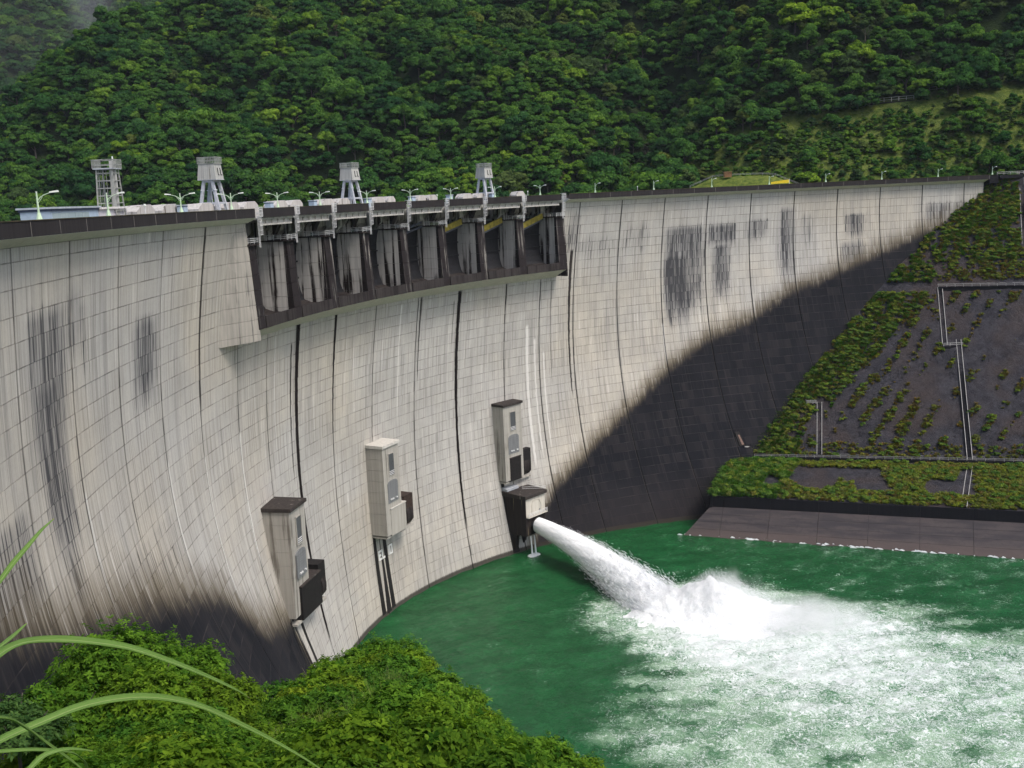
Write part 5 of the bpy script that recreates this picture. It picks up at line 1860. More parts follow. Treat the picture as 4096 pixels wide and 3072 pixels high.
def crown_mesh(name, seed, R, H, ncl, per, leaf, flat=1.0):
    """crown of leaf clumps: each clump a dome of leaf faces over a small dark core"""
    r = np.random.default_rng(seed)
    Vs, Fs, LC, off = [], [], [], 0
    asym = np.array([r.uniform(0.72, 1.25), r.uniform(0.72, 1.25), 1.0])
    small = r.uniform() < 0.5
    for c in range(ncl):
        if c == 0:
            cen = np.array([0, 0, H * 0.62])
            cr = R * 0.55
        else:
            a = r.uniform(0, 6.283)
            e = r.uniform(0.0, 1.0) ** 0.8
            rr = R * math.sqrt(1 - (e * 0.92) ** 2) * r.uniform(0.55, 0.85)
            cen = np.array([rr * math.cos(a), rr * math.sin(a), H * (0.28 + 0.60 * e * r.uniform(0.8, 1.08))])
            cr = R * (r.uniform(0.17, 0.34) if small else r.uniform(0.24, 0.44))
        cen = cen * asym
        d = r.normal(0, 1, (per, 3))
        d[:, 2] = np.abs(d[:, 2]) * 0.9 - 0.25
        d /= np.linalg.norm(d, axis=1, keepdims=True)
        rad = cr * r.uniform(0.78, 1.08, per)
        P = cen + d * rad[:, None] * np.array([1, 1, 0.72 * flat])
        Nn = d + r.normal(0, 0.45, (per, 3)) + np.array([0, 0, 0.55])
        Nn /= np.linalg.norm(Nn, axis=1, keepdims=True)
        V, F = leaf_quads(P, Nn, leaf * r.uniform(0.7, 1.4, per), r)
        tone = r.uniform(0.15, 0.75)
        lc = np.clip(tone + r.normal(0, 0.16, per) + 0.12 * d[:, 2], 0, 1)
        Vs.append(V)
        Fs.append(F + off)
        LC.append(np.repeat(lc, 4))
        off += len(V)
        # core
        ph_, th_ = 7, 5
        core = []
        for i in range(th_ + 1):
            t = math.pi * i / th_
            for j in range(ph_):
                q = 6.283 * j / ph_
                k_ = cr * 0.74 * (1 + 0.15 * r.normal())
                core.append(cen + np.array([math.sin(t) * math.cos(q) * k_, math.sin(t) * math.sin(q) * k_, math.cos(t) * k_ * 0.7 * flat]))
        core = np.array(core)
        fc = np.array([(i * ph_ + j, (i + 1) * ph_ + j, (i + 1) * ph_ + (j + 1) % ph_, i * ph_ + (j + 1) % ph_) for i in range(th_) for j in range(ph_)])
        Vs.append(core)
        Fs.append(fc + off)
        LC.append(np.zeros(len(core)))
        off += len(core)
    return np_mesh(name, np.concatenate(Vs), np.concatenate(Fs), attrs={'lc': np.concatenate(LC)})


def trunk_mesh(name, seed, H, R):
    r = random.Random(seed)
    m = MB()
    m.tube([(0, 0, -2.5), (r.uniform(-.2, .2), r.uniform(-.2, .2), H * 0.25), (r.uniform(-.4, .4), r.uniform(-.4, .4), H * 0.6)], [0.34, 0.26, 0.12], 6)
    for i in range(4):
        a = r.uniform(0, 6.28)
        m.tube([(0, 0, H * (0.2 + 0.08 * i)), (R * 0.35 * math.cos(a), R * 0.35 * math.sin(a), H * 0.45), (R * 0.65 * math.cos(a), R * 0.65 * math.sin(a), H * 0.6)], [0.14, 0.10, 0.05], 5)
    return m.mesh(name)


# kinds: crown mesh, trunk mesh, label
KINDS_ = [(0, 6.6, 10.5, 19, 'dense dark green broadleaf tree on the hillside above the reservoir'),
          (1, 6.2, 10.0, 18, 'mid green lumpy broadleaf tree on the hillside above the reservoir'),
          (2, 5.6, 9.5, 16, 'fresh bright green broadleaf tree on the hillside above the reservoir'),
          (3, 5.6, 10.5, 14, 'dull olive broadleaf tree on the hillside above the reservoir'),
          (4, 3.4, 8.0, 9, 'orange leaved tree standing out on the green hillside'),
          (5, 3.6, 10.5, 7, 'sparse brown half bare tree on the hillside')]
PROTO = []
for kd, R, H, ncl, lab in KINDS_:
    for q in range(3 if kd < 3 else (2 if kd == 3 else 1)):
        cm = crown_mesh('crown', 100 + kd * 10 + q, R * (0.9 + 0.12 * q), H * (1.12 - 0.12 * q), ncl + 5 * (q % 2), 140 if kd != 5 else 70, 0.68 if kd != 5 else 0.45)
        cm.materials.append(MAT_LEAF[kd])
        tm = trunk_mesh('trunk', kd * 7 + q, H, R)
        tm.materials.append(MAT_BARK)
        PROTO.append((kd, cm, tm, lab))

cand = []
for x in np.arange(-760, 440, 6.4):
    for y in np.arange(420, 1280, 6.4):
        # thinner sampling far away
        if y > 850 and (int(x * 7 + y * 13) % 5) > 2:
            continue
        X = x + nrg.uniform(-2.6, 2.6)
        Y = y + nrg.uniform(-2.6, 2.6)
        cand.append((X, Y))
for i in range(5200):
    cand.append((nrg.uniform(60, 330), nrg.uniform(440, 600)))
n_grid = len(cand) - 5200
cand = np.array(cand)
extra = np.arange(len(cand)) >= n_grid
Zt = hill(cand[:, 0], cand[:, 1])
sh_ = np.interp(cand[:, 0], [-900, -400, -300, -150, 0, 60, 120, 170, 215, 260, 420], [720, 600, 560, 538, 524, 510, 488, 468, 452, 440, 400])
px, py = project(cand[:, 0], cand[:, 1], Zt + 5)
_fy = np.interp(px, [2500, 2760, 3150, 3390, 3655, 3925, 4300], [760, 640, 455, 437, 392, 348, 320])
ok = (~extra | ((py > _fy + 12) & (px > 2760)))
ok &= (px > -160) & (px < 4260) & (py > -260) & (cand[:, 1] > sh_ + 1) & (py < 1000)
# horizon test: skip what lies behind nearer ground
cand, Zt, px, py = cand[ok], Zt[ok], px[ok], py[ok]
vis = np.ones(len(cand), bool)
for f in np.linspace(0.55, 0.97, 22):
    zr = ZC + (Zt + 9 - ZC) * f
    vis &= zr > hill(cand[:, 0] * f, cand[:, 1] * f) - 3
cand, Zt, px, py = cand[vis], Zt[vis], px[vis], py[vis]

FENCE_PX = [((3150, 452), (3390, 436)), ((3390, 428), (3655, 402)), ((3660, 372), (3925, 346))]


def fence_y(x):
    return np.interp(x, [2500, 2760, 3150, 3390, 3655, 3925, 4300], [760, 640, 455, 437, 392, 348, 320])


shrub_zone = (py > fence_y(px) + 12) & (px > 2760)
path_zone = np.abs(py - fence_y(px)) < 14
path_zone &= px > 3120
dist = np.hypot(cand[:, 0], cand[:, 1])
big = vnoise(cand[:, 0], cand[:, 1], 51, 0.03) + 0.6 * vnoise(cand[:, 0], cand[:, 1], 52, 0.012)
scl = np.clip(nrg.lognormal(-0.18, 0.30, len(cand)), 0.42, 1.75) * np.where(dist > 850, 1.0, 1.0)
kindr = nrg.uniform(0, 1, len(cand)) + 0.22 * big
kd = np.where(kindr < 0.30, 0, np.where(kindr < 0.66, 1, np.where(kindr < 0.965, 2, 3)))
kd = np.where((nrg.uniform(0, 1, len(cand)) < 0.006), 5, kd)
kd = np.where((px > 2700) & (nrg.uniform(0, 1, len(cand)) < 0.10), 3, kd)
# the orange crowns the photograph shows
for ox, oy in ((2282, 148), (2380, 650), (1380, 60), (2035, 205), (760, 185)):
    d = np.hypot(px - ox, py - oy) + np.where(shrub_zone, 1e4, 0)
    kd[np.argmin(d)] = 4
kd = np.where(shrub_zone & (kd == 0), 2, kd)
scl = np.where(shrub_zone, scl * np.where(nrg.uniform(0, 1, len(cand)) < 0.07, 0.70, 0.30), scl)
scl = np.where(dist > 850, scl * 1.12, scl)
keep = ~path_zone
cand, Zt, px, py, scl, kd, dist, shrub_zone = (a[keep] for a in (cand, Zt, px, py, scl, kd, dist, shrub_zone))
# small trees nearly touching bigger ones are fine; the 300 that show largest become single things
inframe = (px > 0) & (px < 4096) & (py > 20) & (py < np.interp(px, [0, 960, 2300, 4096], [850, 815, 760, 690]))
size = scl / dist * np.where(inframe, 1.0, 0.2) * np.where(kd >= 4, 3.0, 1.0)
order = np.argsort(-size)
single = set(order[:300].tolist())
by_kind = {}
for i, (kk_, cm, tm, lab) in enumerate(PROTO):
    by_kind.setdefault(kk_, []).append(i)
variant = np.array([by_kind[int(a)][int(b) % len(by_kind[int(a)])] for a, b in zip(kd, nrg.integers(0, 10, len(kd)))])
rot = nrg.uniform(0, 6.283, len(kd))
first_crown = {}
for i in order[:300]:
    kk_, cm, tm, lab = PROTO[variant[i]]
    t = empty('hillside_shrub' if shrub_zone[i] else 'forest_tree', (cand[i, 0], cand[i, 1], Zt[i] - 0.3), float(rot[i]))
    t.scale = (scl[i] * 1.0, scl[i] * 1.0, scl[i] * nrg.uniform(0.9, 1.25))
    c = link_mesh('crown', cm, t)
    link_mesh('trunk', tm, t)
    first_crown.setdefault(int(variant[i]), c)
    if shrub_zone[i]:
        tag(t, 'low bushy shrub on the terraced slope below the fences', 'shrub', 'shrubs on the terraced slope')
    else:
        tag(t, lab, 'tree', 'single trees on the hillside, ' + lab.split(' tree')[0])
for v in range(len(PROTO)):
    if v not in first_crown:
        i = int(np.argmin(dist + 1e4 * (variant != v))) if (variant == v).any() else None
        kk_, cm, tm, lab = PROTO[v]
        t = empty('forest_tree', (cand[order[301 + v], 0], cand[order[301 + v], 1], Zt[order[301 + v]]), 0.5)
        first_crown[v] = link_mesh('crown', cm, t)
        link_mesh('trunk', tm, t)
        tag(t, lab, 'tree', 'single trees on the hillside, ' + lab.split(' tree')[0])


def scatter(name, pts, scale, rotz, var, sources, mat_hint=None, tilt=None):
    """one object that scatters copies of the given meshes over points (ground cover nobody could count)"""
    me = bpy.data.meshes.new(name)
    me.vertices.add(len(pts))
    me.vertices.foreach_set('co', np.asarray(pts, float).ravel())
    for an, av in (('sc', scale), ('rz', rotz)):
        a = me.attributes.new(an, 'FLOAT', 'POINT')
        a.data.foreach_set('value', np.asarray(av, float))
    a = me.attributes.new('vi', 'INT', 'POINT')
    a.data.foreach_set('value', np.asarray(var, np.int32))
    o = bpy.data.objects.new(name, me)
    COL.objects.link(o)
    ng = bpy.data.node_groups.new(name + '_scatter', 'GeometryNodeTree')
    ng.interface.new_socket('Geometry', in_out='INPUT', socket_type='NodeSocketGeometry')
    ng.interface.new_socket('Geometry', in_out='OUTPUT', socket_type='NodeSocketGeometry')
    N = ng.nodes
    gi, go = N.new('NodeGroupInput'), N.new('NodeGroupOutput')
    iop = N.new('GeometryNodeInstanceOnPoints')
    iop.inputs['Pick Instance'].default_value = True
    jn = N.new('GeometryNodeJoinGeometry')
    for s in reversed(sources):
        oi = N.new('GeometryNodeObjectInfo')
        oi.transform_space = 'ORIGINAL'
        oi.inputs['Object'].default_value = s
        oi.inputs['As Instance'].default_value = True
        ng.links.new(oi.outputs['Geometry'], jn.inputs[0])

    def na(nm, ty):
        n = N.new('GeometryNodeInputNamedAttribute')
        n.data_type = ty
        n.inputs['Name'].default_value = nm
        return n.outputs[0]
    cx = N.new('ShaderNodeCombineXYZ')
    ng.links.new(na('rz', 'FLOAT'), cx.inputs[2])
    ng.links.new(gi.outputs[0], iop.inputs['Points'])
    ng.links.new(jn.outputs[0], iop.inputs['Instance'])
    ng.links.new(na('vi', 'INT'), iop.inputs['Instance Index'])
    ng.links.new(cx.outputs[0], iop.inputs['Rotation'])
    ng.links.new(na('sc', 'FLOAT'), iop.inputs['Scale'])
    ng.links.new(iop.outputs[0], go.inputs[0])
    md = o.modifiers.new('scatter', 'NODES')
    md.node_group = ng
    return o


rest_i = np.array([i for i in range(len(cand)) if i not in single])
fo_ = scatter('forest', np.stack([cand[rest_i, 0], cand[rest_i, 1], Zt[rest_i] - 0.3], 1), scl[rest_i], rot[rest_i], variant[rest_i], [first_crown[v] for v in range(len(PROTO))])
tag(fo_, 'dense green forest covering the hills behind the dam', 'forest', kind='stuff')
print('forest', len(cand))

# fences on the terraced slope
MAT_FENCE = mat_simple('grey_fence_steel', (0.30, 0.30, 0.28), 0.6, var=0.2)
for i, (a, b) in enumerate(FENCE_PX):
    A_, B_ = hit_hill(*a), hit_hill(*b)
    o = empty('hillside_fence', tuple(A_))
    tag(o, ('grey post and rail fence on the terraced slope, lowest of the flight', 'grey post and rail fence on the terraced slope between two others', 'grey post and rail fence on the terraced slope, highest of the flight')[i], 'fence')
    L = B_ - A_
    n = 9
    for q in range(n + 1):
        MB().bar(L * q / n, L * q / n + np.array([0, 0, 2.1]), 0.22).build('post', MAT_FENCE, o)
    for h in (0.9, 2.0):
        MB().bar(np.array([0, 0, h]), L + np.array([0, 0, h]), 0.16).build('rail', MAT_FENCE, o)
    MB().bar(np.array([0.3, -0.4, -0.6]), L + np.array([0.3, -0.4, -0.6]), 0.8, 1.0).build('kerb', MAT_DWALL, o)

# grassy mound behind the crest with its rail, shed and yellow board
MAT_GRASS = NT('mound_grass')
k = MAT_GRASS
c = k.mix(k.sstep(k.noise(k.pos(), 0.6, 5.0), 0.35, 0.65), (0.055, 0.085, 0.014), (0.13, 0.155, 0.03))
k.pbr(c, 0.95, k.bump(k.noise(k.pos(), 2.0, 5.0), 1.0, 0.5), spec=0.1)
MAT_GRASS = k.m
top = [(2760, 748), (2800, 730), (2850, 708), (2900, 703), (2960, 700), (3050, 697), (3100, 699), (3140, 716), (3200, 740)]
TP = [pD(x, y + 5, 462) for x, y in top]
V, F_ = [], []
for i, q in enumerate(TP):
    r_ = q / np.linalg.norm(q[:2])
    for d, dz in ((-16, -9.5), (-9, -4.0), (-3.5, -0.9), (0, 0), (6, -0.2), (9, -5)):
        V.append((q[0] + r_[0] * d, q[1] + r_[1] * d, min(q[2] + dz, q[2])))
mound = link_mesh('grassy_mound', np_mesh('grassy_mound', np.array(V), grid_faces(len(TP), 6)[:, ::-1].copy(), smooth=True), None, MAT_GRASS)
tag(mound, kind='structure')
o = empty('mound_railing', tuple(TP[0]))
tag(o, 'thin pale guard rail along the top of the grassy mound', 'railing')
m = MB()
for a, b in zip(TP[:-1], TP[1:]):
    for h in (0.7, 1.1):
        m.bar(a - TP[0] + np.array([0, 0, h]), b - TP[0] + np.array([0, 0, h]), 0.12)
    m.bar(a - TP[0], a - TP[0] + np.array([0, 0, 1.1]), 0.12)
m.build('rail', MAT_FENCE, o)
q = pD(2910, 706, 459)
o = empty('shed', tuple(q))
tag(o, 'small orange brown timber shed on the grassy mound', 'shed')
MB().box(-1.5, 1.5, -1.1, 1.1, -0.3, 1.75).build('wall', mat_simple('orange_timber', (0.30, 0.15, 0.06), 0.8, var=0.3, scale=3), o)
MB().box(-1.75, 1.75, -1.35, 1.35, 1.75, 1.95).build('roof', mat_simple('rust_roof', (0.34, 0.20, 0.11), 0.7), o)
for i in range(6):
    MB().box(-1.4 + i * 0.5, -1.3 + i * 0.5, -1.16, -1.09, -0.2, 1.7).build('board', MAT_BARK, o)
a, b = pD(3084, 736, 440), pD(3157, 731, 452)
o = empty('yellow_board', tuple(a))
tag(o, 'long yellow barrier board behind the crest parapet', 'barrier')
L = b - a
MB().hexa([np.zeros(3), L, L + np.array([0.1, 0.3, 0]), np.array([0.1, 0.3, 0])], [np.array([0, 0, 0.75]), L + np.array([0, 0, 1.35]), L + np.array([0.1, 0.3, 1.35]), np.array([0.1, 0.3, 0.75])]).build('board', mat_simple('yellow_paint', (0.55, 0.42, 0.02), 0.5), o)
MB().bar(L + np.array([0, 0, -1.2]), L + np.array([0, 0, 1.6]), 0.2).build('post', MAT_WHITE, o)
# ------------------------------------------------------------------ plants on the right bank
def tuft_mesh(name, seed, n, L, spread, w):
    """fern or grass tuft: arching blades from one root"""
    r = np.random.default_rng(seed)
    V, F, LC = [], [], []
    for i in range(n):
        a = r.uniform(0, 6.283)
        ln = L * r.uniform(0.6, 1.2)
        out = spread * r.uniform(0.4, 1.1)
        d = np.array([math.cos(a), math.sin(a), 0])
        s = np.array([-d[1], d[0], 0])
        b0 = r.normal(0, 0.12 * L, 3) * np.array([1, 1, 0])
        o = len(V)
        for q in range(4):
            t = q / 3
            c = b0 + d * out * ln * t ** 1.4 + np.array([0, 0, ln * (t - 0.55 * out * t * t)])
            ww = w * (1 - 0.85 * t) * r.uniform(0.8, 1.2)
            V += [c - s * ww, c + s * ww]
        for q in range(3):
            F.append((o + 2 * q, o + 2 * q + 1, o + 2 * q + 3, o + 2 * q + 2))
        LC += [r.uniform(0, 1)] * 8
    return np_mesh(name, np.array(V), np.array(F), attrs={'lc': np.array(LC)})


WARM = [(0.0, (0.8, 0.85, 0.85)), (0.5, (1, 1, 1)), (1.0, (1.3, 1.12, 0.85))]
MAT_FERN = leaf_mat('fern_green', (0.065, 0.095, 0.016), (0.24, 0.27, 0.05), hue=WARM, wide=False)
MAT_DRY = leaf_mat('dry_grass', (0.11, 0.085, 0.025), (0.27, 0.20, 0.065), hue=WARM, wide=False)
MAT_VIV = leaf_mat('vivid_shrub_green', (0.035, 0.10, 0.014), (0.11, 0.24, 0.032), hue=WARM, wide=False)
src = []
for i, (m_, n, L, sp_, w) in enumerate(((MAT_FERN, 80, 1.6, 0.9, 0.13), (MAT_FERN, 80, 1.3, 1.1, 0.14), (MAT_DRY, 70, 1.4, 0.8, 0.10), (MAT_VIV, 90, 1.8, 0.9, 0.17))):
    tm = tuft_mesh('blades', 300 + i, n, L, sp_, w)
    tm.materials.append(m_)
    src.append(tm)
# dense by the dam, thinning to diagonal bands along cracks further out
NP_ = 60000
z = nrg.uniform(18.5, 116.5, NP_)
ac = 86 * (z - 18) / 90
near = nrg.uniform(-9, 110, NP_)
a = ac + near
band = np.sin(a * 0.75 - (z - 18) * 0.62 + 3.0 * vnoise(a, z, 61, 0.10))
patch = vnoise(a, z, 62, 0.10)
fine_ = vnoise(a, z, 66, 0.6)
dens = np.maximum(0.0, 1.1 - near / np.maximum(3.0, 7.0 + 0.10 * (z - 18) + 8 * patch))
bare = ((z < 72) & (a > 50 + 0.22 * z)).astype(float)
dens += np.clip((band - 0.12 - 0.52 * bare + 0.85 * fine_) * 1.3, 0, 1) * np.where(patch > -0.3, 0.8, 0.12)
dens = np.where(z > 77.5, 0.80 + 0.5 * patch + 0.35 * fine_, dens)
dens = np.where(z < 23, dens + 0.3, dens) * np.where(np.abs(z - 75) < 2.0, 0.0, 1.0)
dens *= np.clip(0.62 + 0.65 * fine_, 0.06, 1.0)
q = np.stack([BO[0] + bd[0] * a + bn[0] * ((z - 18) / 1.093), BO[1] + bd[1] * a + bn[1] * ((z - 18) / 1.093), z + 0.05], 1)
x_, y_ = project(q[:, 0], q[:, 1], q[:, 2])
ok = (nrg.uniform(0, 1, NP_) < dens) & (x_ < 4250)
# keep the stairs clear
for P0_, P1_ in (((169.8, 411.8), (164.9, 393.9)), ((170.2, 394.3), (160.9, 360.3)), ((116.0, 389.2), (111.7, 374.4)), ((214.2, 441.0), (205.0, 417.0))):
    A_, B_ = np.array(P0_), np.array(P1_)
    tt = np.clip(((q[:, :2] - A_) @ (B_ - A_)) / ((B_ - A_) @ (B_ - A_)), 0, 1)
    ok &= np.hypot(*(q[:, :2] - (A_ + tt[:, None] * (B_ - A_))).T) > 1.5
q, near, z = q[ok][:16000], near[ok][:16000], z[ok][:16000]
pts = list(q)
g = (near < 10) | (z > 84)
sc_ = list(nrg.uniform(0.35, 1.1, len(q)) * np.where(g, 1.05, 0.9))
rr = nrg.uniform(0, 1, len(q))
vi = list(np.where((rr < 0.30) & g, 3, np.where(rr > np.where(g, 0.64, 0.36), 2, (rr * 10).astype(int) % 2)))
for i in range(5000):
    u, v = nrg.uniform(-1.5, 118), nrg.uniform(0.02, 0.97)
    hole = float(vnoise(u, v * 30, 63, 0.16))
    if 0.25 < v < 0.8 and hole > -0.05 and 14 < u < 85:
        continue
    q = strip_pt(u, v)
    pts.append(q)
    left = u < 22
    sc_.append(nrg.uniform(0.7, 1.3) * (1.15 if left else 0.85))
    rr = nrg.uniform()
    vi.append(3 if (left and rr < 0.75) else (2 if rr > 0.78 else int(rr * 10) % 2))
for i, (mi, R, H) in enumerate(((1, 1.5, 1.7), (2, 1.3, 1.4), (3, 1.4, 1.3))):
    cm = crown_mesh('blades', 340 + i, R, H, 9, 60, 0.30)
    cm.materials.append(leaf_mat('bank_shrub_leaf', *(((0.035, 0.085, 0.016), (0.15, 0.24, 0.04)), ((0.06, 0.10, 0.014), (0.21, 0.27, 0.04)), ((0.07, 0.085, 0.02), (0.20, 0.21, 0.05)))[i], hue=WARM, wide=False))
    src.append(cm)
vi = [int(v_) if nrg.uniform() < 0.80 else int(nrg.choice([4, 5, 5, 6])) for v_ in vi]
hosts = []
for i, tm in enumerate(src):
    q = pts[i * 37]
    o = empty('bank_fern', tuple(q))
    hosts.append(link_mesh('blades', tm, o))
    tag(o, ('arching green fern rooted on the bank slope', 'low spreading green fern on the bank slope', 'dry straw coloured grass tuft on the bank slope', 'vivid green leafy tuft on the bank slope', 'rounded mid green shrub on the bank slope', 'rounded light green shrub on the bank slope', 'rounded olive shrub on the bank slope')[i], 'fern')
tag(scatter('bank_plants', pts, sc_, nrg.uniform(0, 6.28, len(pts)), vi, hosts), 'ferns and grass growing in bands over the bank slope', 'ground cover', kind='stuff')
print('bank plants', len(pts))

# ------------------------------------------------------------------ foreground bank with bushes
def rosette_bush(name, seed, R, H, tips, leaf, per=9, aspect=2.4):
    """bush crown: leaf rosettes at branch tips on a lumpy dome"""
    r = np.random.default_rng(seed)
    lob = [(r.uniform(0, 6.283), r.uniform(0.2, 1.0), r.uniform(0.32, 0.55)) for _ in range(9)]
    Vs, Fs, LC, off = [], [], [], 0
    lob = np.array(lob)[r.integers(0, len(lob), tips)]
    la, le, cr = lob[:, 0], lob[:, 1], lob[:, 2:3]
    rr = R * np.sqrt(np.maximum(0, 1 - (0.9 * le) ** 2)) * 0.62
    cen = np.stack([rr * np.cos(la), rr * np.sin(la), H * (0.26 + 0.52 * le)], 1)
    d = r.normal(0, 1, (tips, 3))
    d[:, 2] = np.abs(d[:, 2]) * 0.9 - 0.3
    d /= np.linalg.norm(d, axis=1, keepdims=True)
    k_ = np.where(r.uniform(0, 1, (tips, 1)) < 0.88, r.uniform(0.55, 1.06, (tips, 1)), r.uniform(1.06, 1.4, (tips, 1)))
    tip = cen + d * np.concatenate([R * cr, R * cr, H * cr * 0.62], 1) * k_
    ax = d * 0.7 + np.array([0, 0, 0.6]) + r.normal(0, 0.2, (tips, 3))
    ax /= np.linalg.norm(ax, axis=1, keepdims=True)
    tone = 0.5 + r.normal(0, 0.24, tips)
    s = np.cross(ax, r.normal(0, 1, (tips, 3)))
    s /= np.linalg.norm(s, axis=1, keepdims=True)
    s2 = np.cross(ax, s)
    rep = lambda v: np.repeat(v, per, axis=0)
    t = np.tile(6.283 * np.arange(per) / per, tips) + r.uniform(-0.3, 0.3, tips * per)
    ax_, n_ = rep(ax), tips * per
    lv = rep(s) * np.cos(t)[:, None] + rep(s2) * np.sin(t)[:, None] + ax_ * r.uniform(0, 0.7, (n_, 1))
    lv /= np.linalg.norm(lv, axis=1, keepdims=True)
    sd = np.cross(lv, ax_)
    sd /= np.linalg.norm(sd, axis=1, keepdims=True) + 1e-9
    L_ = leaf * r.uniform(0.7, 1.25, (n_, 1))
    w = L_ / aspect
    b = rep(tip) - ax_ * r.uniform(0, leaf * 0.8, (n_, 1))
    Vs = np.stack([b, b + lv * L_ * 0.5 - sd * w * 0.5, b + lv * L_ + np.array([0, 0, -0.18]) * L_, b + lv * L_ * 0.5 + sd * w * 0.5], 1).reshape(-1, 3)
    Fs = np.arange(n_ * 4).reshape(-1, 4)
    LC = np.repeat(np.clip(rep(tone) + r.normal(0, 0.12, n_), 0, 1), 4)
    return np_mesh(name, Vs, Fs, attrs={'lc': LC})


def stem_mesh(name, seed, R, H):
    r = random.Random(seed)
    m = MB()
    for i in range(7):
        a = r.uniform(0, 6.28)
        k_ = r.uniform(0.3, 0.75)
        m.tube([(0, 0, -0.4), (R * 0.25 * k_ * math.cos(a), R * 0.25 * k_ * math.sin(a), H * 0.3), (R * k_ * math.cos(a), R * k_ * math.sin(a), H * 0.72)], [0.06, 0.045, 0.015], 5)
    return m.mesh(name)


FGL = [[(0.0, (0.8, 0.9, 0.9)), (0.5, (1, 1, 1)), (1.0, (1.25, 1.12, 0.85))]] * 5
MAT_B = [leaf_mat('bush_leaf_bright', (0.030, 0.085, 0.010), (0.150, 0.270, 0.026), hue=FGL[0], wide=False),
         leaf_mat('bush_leaf_mid', (0.022, 0.075, 0.012), (0.105, 0.225, 0.026), hue=FGL[0], wide=False),
         leaf_mat('bush_leaf_blue', (0.018, 0.058, 0.022), (0.080, 0.160, 0.050), hue=FGL[0], wide=False),
         leaf_mat('bush_leaf_yellow', (0.042, 0.088, 0.008), (0.19, 0.28, 0.024), hue=FGL[0], wide=False)]
MAT_SILV = leaf_mat('silvergrass_blade', (0.065, 0.105, 0.022), (0.20, 0.26, 0.075), hue=FGL[0], wide=False)
BUSH = []
for i, (mi, R, H, tips, leaf, lab) in enumerate(((0, 2.1, 2.5, 1050, 0.28, 'bright green rounded bush on the near bank'), (1, 2.0, 2.2, 1050, 0.26, 'mid green leafy bush on the near bank'),
                                                  (3, 1.9, 1.9, 1000, 0.26, 'yellow green bush on the near bank'), (2, 1.7, 1.9, 360, 0.48, 'blue green large leaved shrub on the near bank'),
                                                  (0, 2.2, 3.0, 1100, 0.28, 'tall bright green bush on the near bank'))):
    cm = rosette_bush('crown', 400 + i, R, H, tips, leaf, per=8 if mi != 2 else 7, aspect=2.2 if mi != 2 else 2.0)
    cm.materials.append(MAT_B[mi])
    tm = stem_mesh('stems', i, R, H)
    tm.materials.append(MAT_BARK)
    BUSH.append((cm, tm, lab, H))
tg = tuft_mesh('blades', 450, 120, 2.0, 0.55, 0.030)
tg.materials.append(MAT_SILV)

EDGE = [(-400, 1600), (0, 1545), (40, 1490), (100, 1470), (180, 1425), (300, 1405), (400, 1420), (470, 1465), (540, 1478), (600, 1455), (700, 1425), (760, 1395), (830, 1385), (900, 1412), (960, 1462), (1000, 1500), (1060, 1560), (1110, 1588), (1180, 1592), (1240, 1608), (1320, 1659), (1420, 1740)]
DIST = [(-400, 60), (0, 62), (370, 70), (650, 84), (830, 92), (960, 84), (1110, 70), (1320, 58), (1420, 54)]


def edge_y(x):
    return np.interp(x, [e[0] * K2 for e in EDGE], [e[1] * K2 for e in EDGE])


def edge_d(x):
    return np.interp(x, [e[0] * K2 for e in DIST], [e[1] for e in DIST])


def fg_ground(X, Y):
    """near bank: falls away from the viewpoint, rolls over steeply at its outer edge"""
    X, Y = np.asarray(X, float), np.asarray(Y, float)
    D = np.hypot(X, Y)
    bx, _ = project(X, Y, ZC - 0.45 * D)
    De = edge_d(bx)
    ve_y = edge_y(bx)
    # drop at the edge seen along that bearing
    ang = PITCH + np.arctan((ve_y - 1536 + (bx - 2048) * math.sin(ROLL)) / FPX / 1.0)
    ze = ZC - np.tan(ang) * De * 1.0 - 2.2
    zn = 108.0
    z = np.where(D < 14, ZC - 1.7 - D * 0.60, 0)
    t = np.clip((D - 14) / np.maximum(De - 14, 1), 0, 3)
    zi = (ZC - 10.1) * (1 - t) + ze * t - 1.6 * np.sin(np.pi * np.clip(t, 0, 1))
    z = np.where(D < 14, z, zi)
    z = np.where(t > 1, ze - 1.05 * (D - De) - 0.01 * (D - De) ** 2, z)
    return z


MAT_SOIL = mat_simple('near_bank_soil', (0.020, 0.030, 0.010), 0.95, var=0.4)
xs = np.arange(-75, 40, 1.5)
ys = np.arange(-6, 150, 1.5)
X_, Y_ = np.meshgrid(xs, ys, indexing='ij')
Zg = fg_ground(X_, Y_) + 0.15 * vnoise(X_, Y_, 71, 0.8)
Zg = np.maximum(Zg, -6)
tag(link_mesh('near_bank', np_mesh('near_bank', np.stack([X_, Y_, Zg], -1).reshape(-1, 3), grid_faces(len(xs), len(ys)), smooth=True), None, MAT_SOIL), kind='structure')

cands = []
D = 28.0
while D < 100:
    step = 1.75 + D * 0.0125
    n = int(D * 1.3 / step)
    for i in range(n):
        th = math.radians(-42) + math.radians(66) * (i + nrg.uniform(0.1, 0.9)) / n
        d = D + nrg.uniform(-0.5, 0.5) * step
        cands.append((d * math.sin(th), d * math.cos(th)))
    D += step * 0.95
nb = 0
bushes = []
for X, Y in cands:
    z = float(fg_ground(X, Y))
    D = math.hypot(X, Y)
    s = nrg.uniform(0.55, 1.2) * (0.72 + 0.004 * D)
    x_, y_ = project(X, Y, z + 2.3 * s)
    xb, yb = project(X, Y, z)
    if not (-200 < x_ < 2750) or y_ < edge_y(x_) - 4 or y_ > 3150:
        continue
    if D > float(edge_d(x_)) + 8:
        continue
    bushes.append((X, Y, z, s, D, x_, y_))
print('bushes', len(bushes))
bushes.sort(key=lambda b: b[4])
step = max(1, len(bushes) // 285)
proto_t = {}
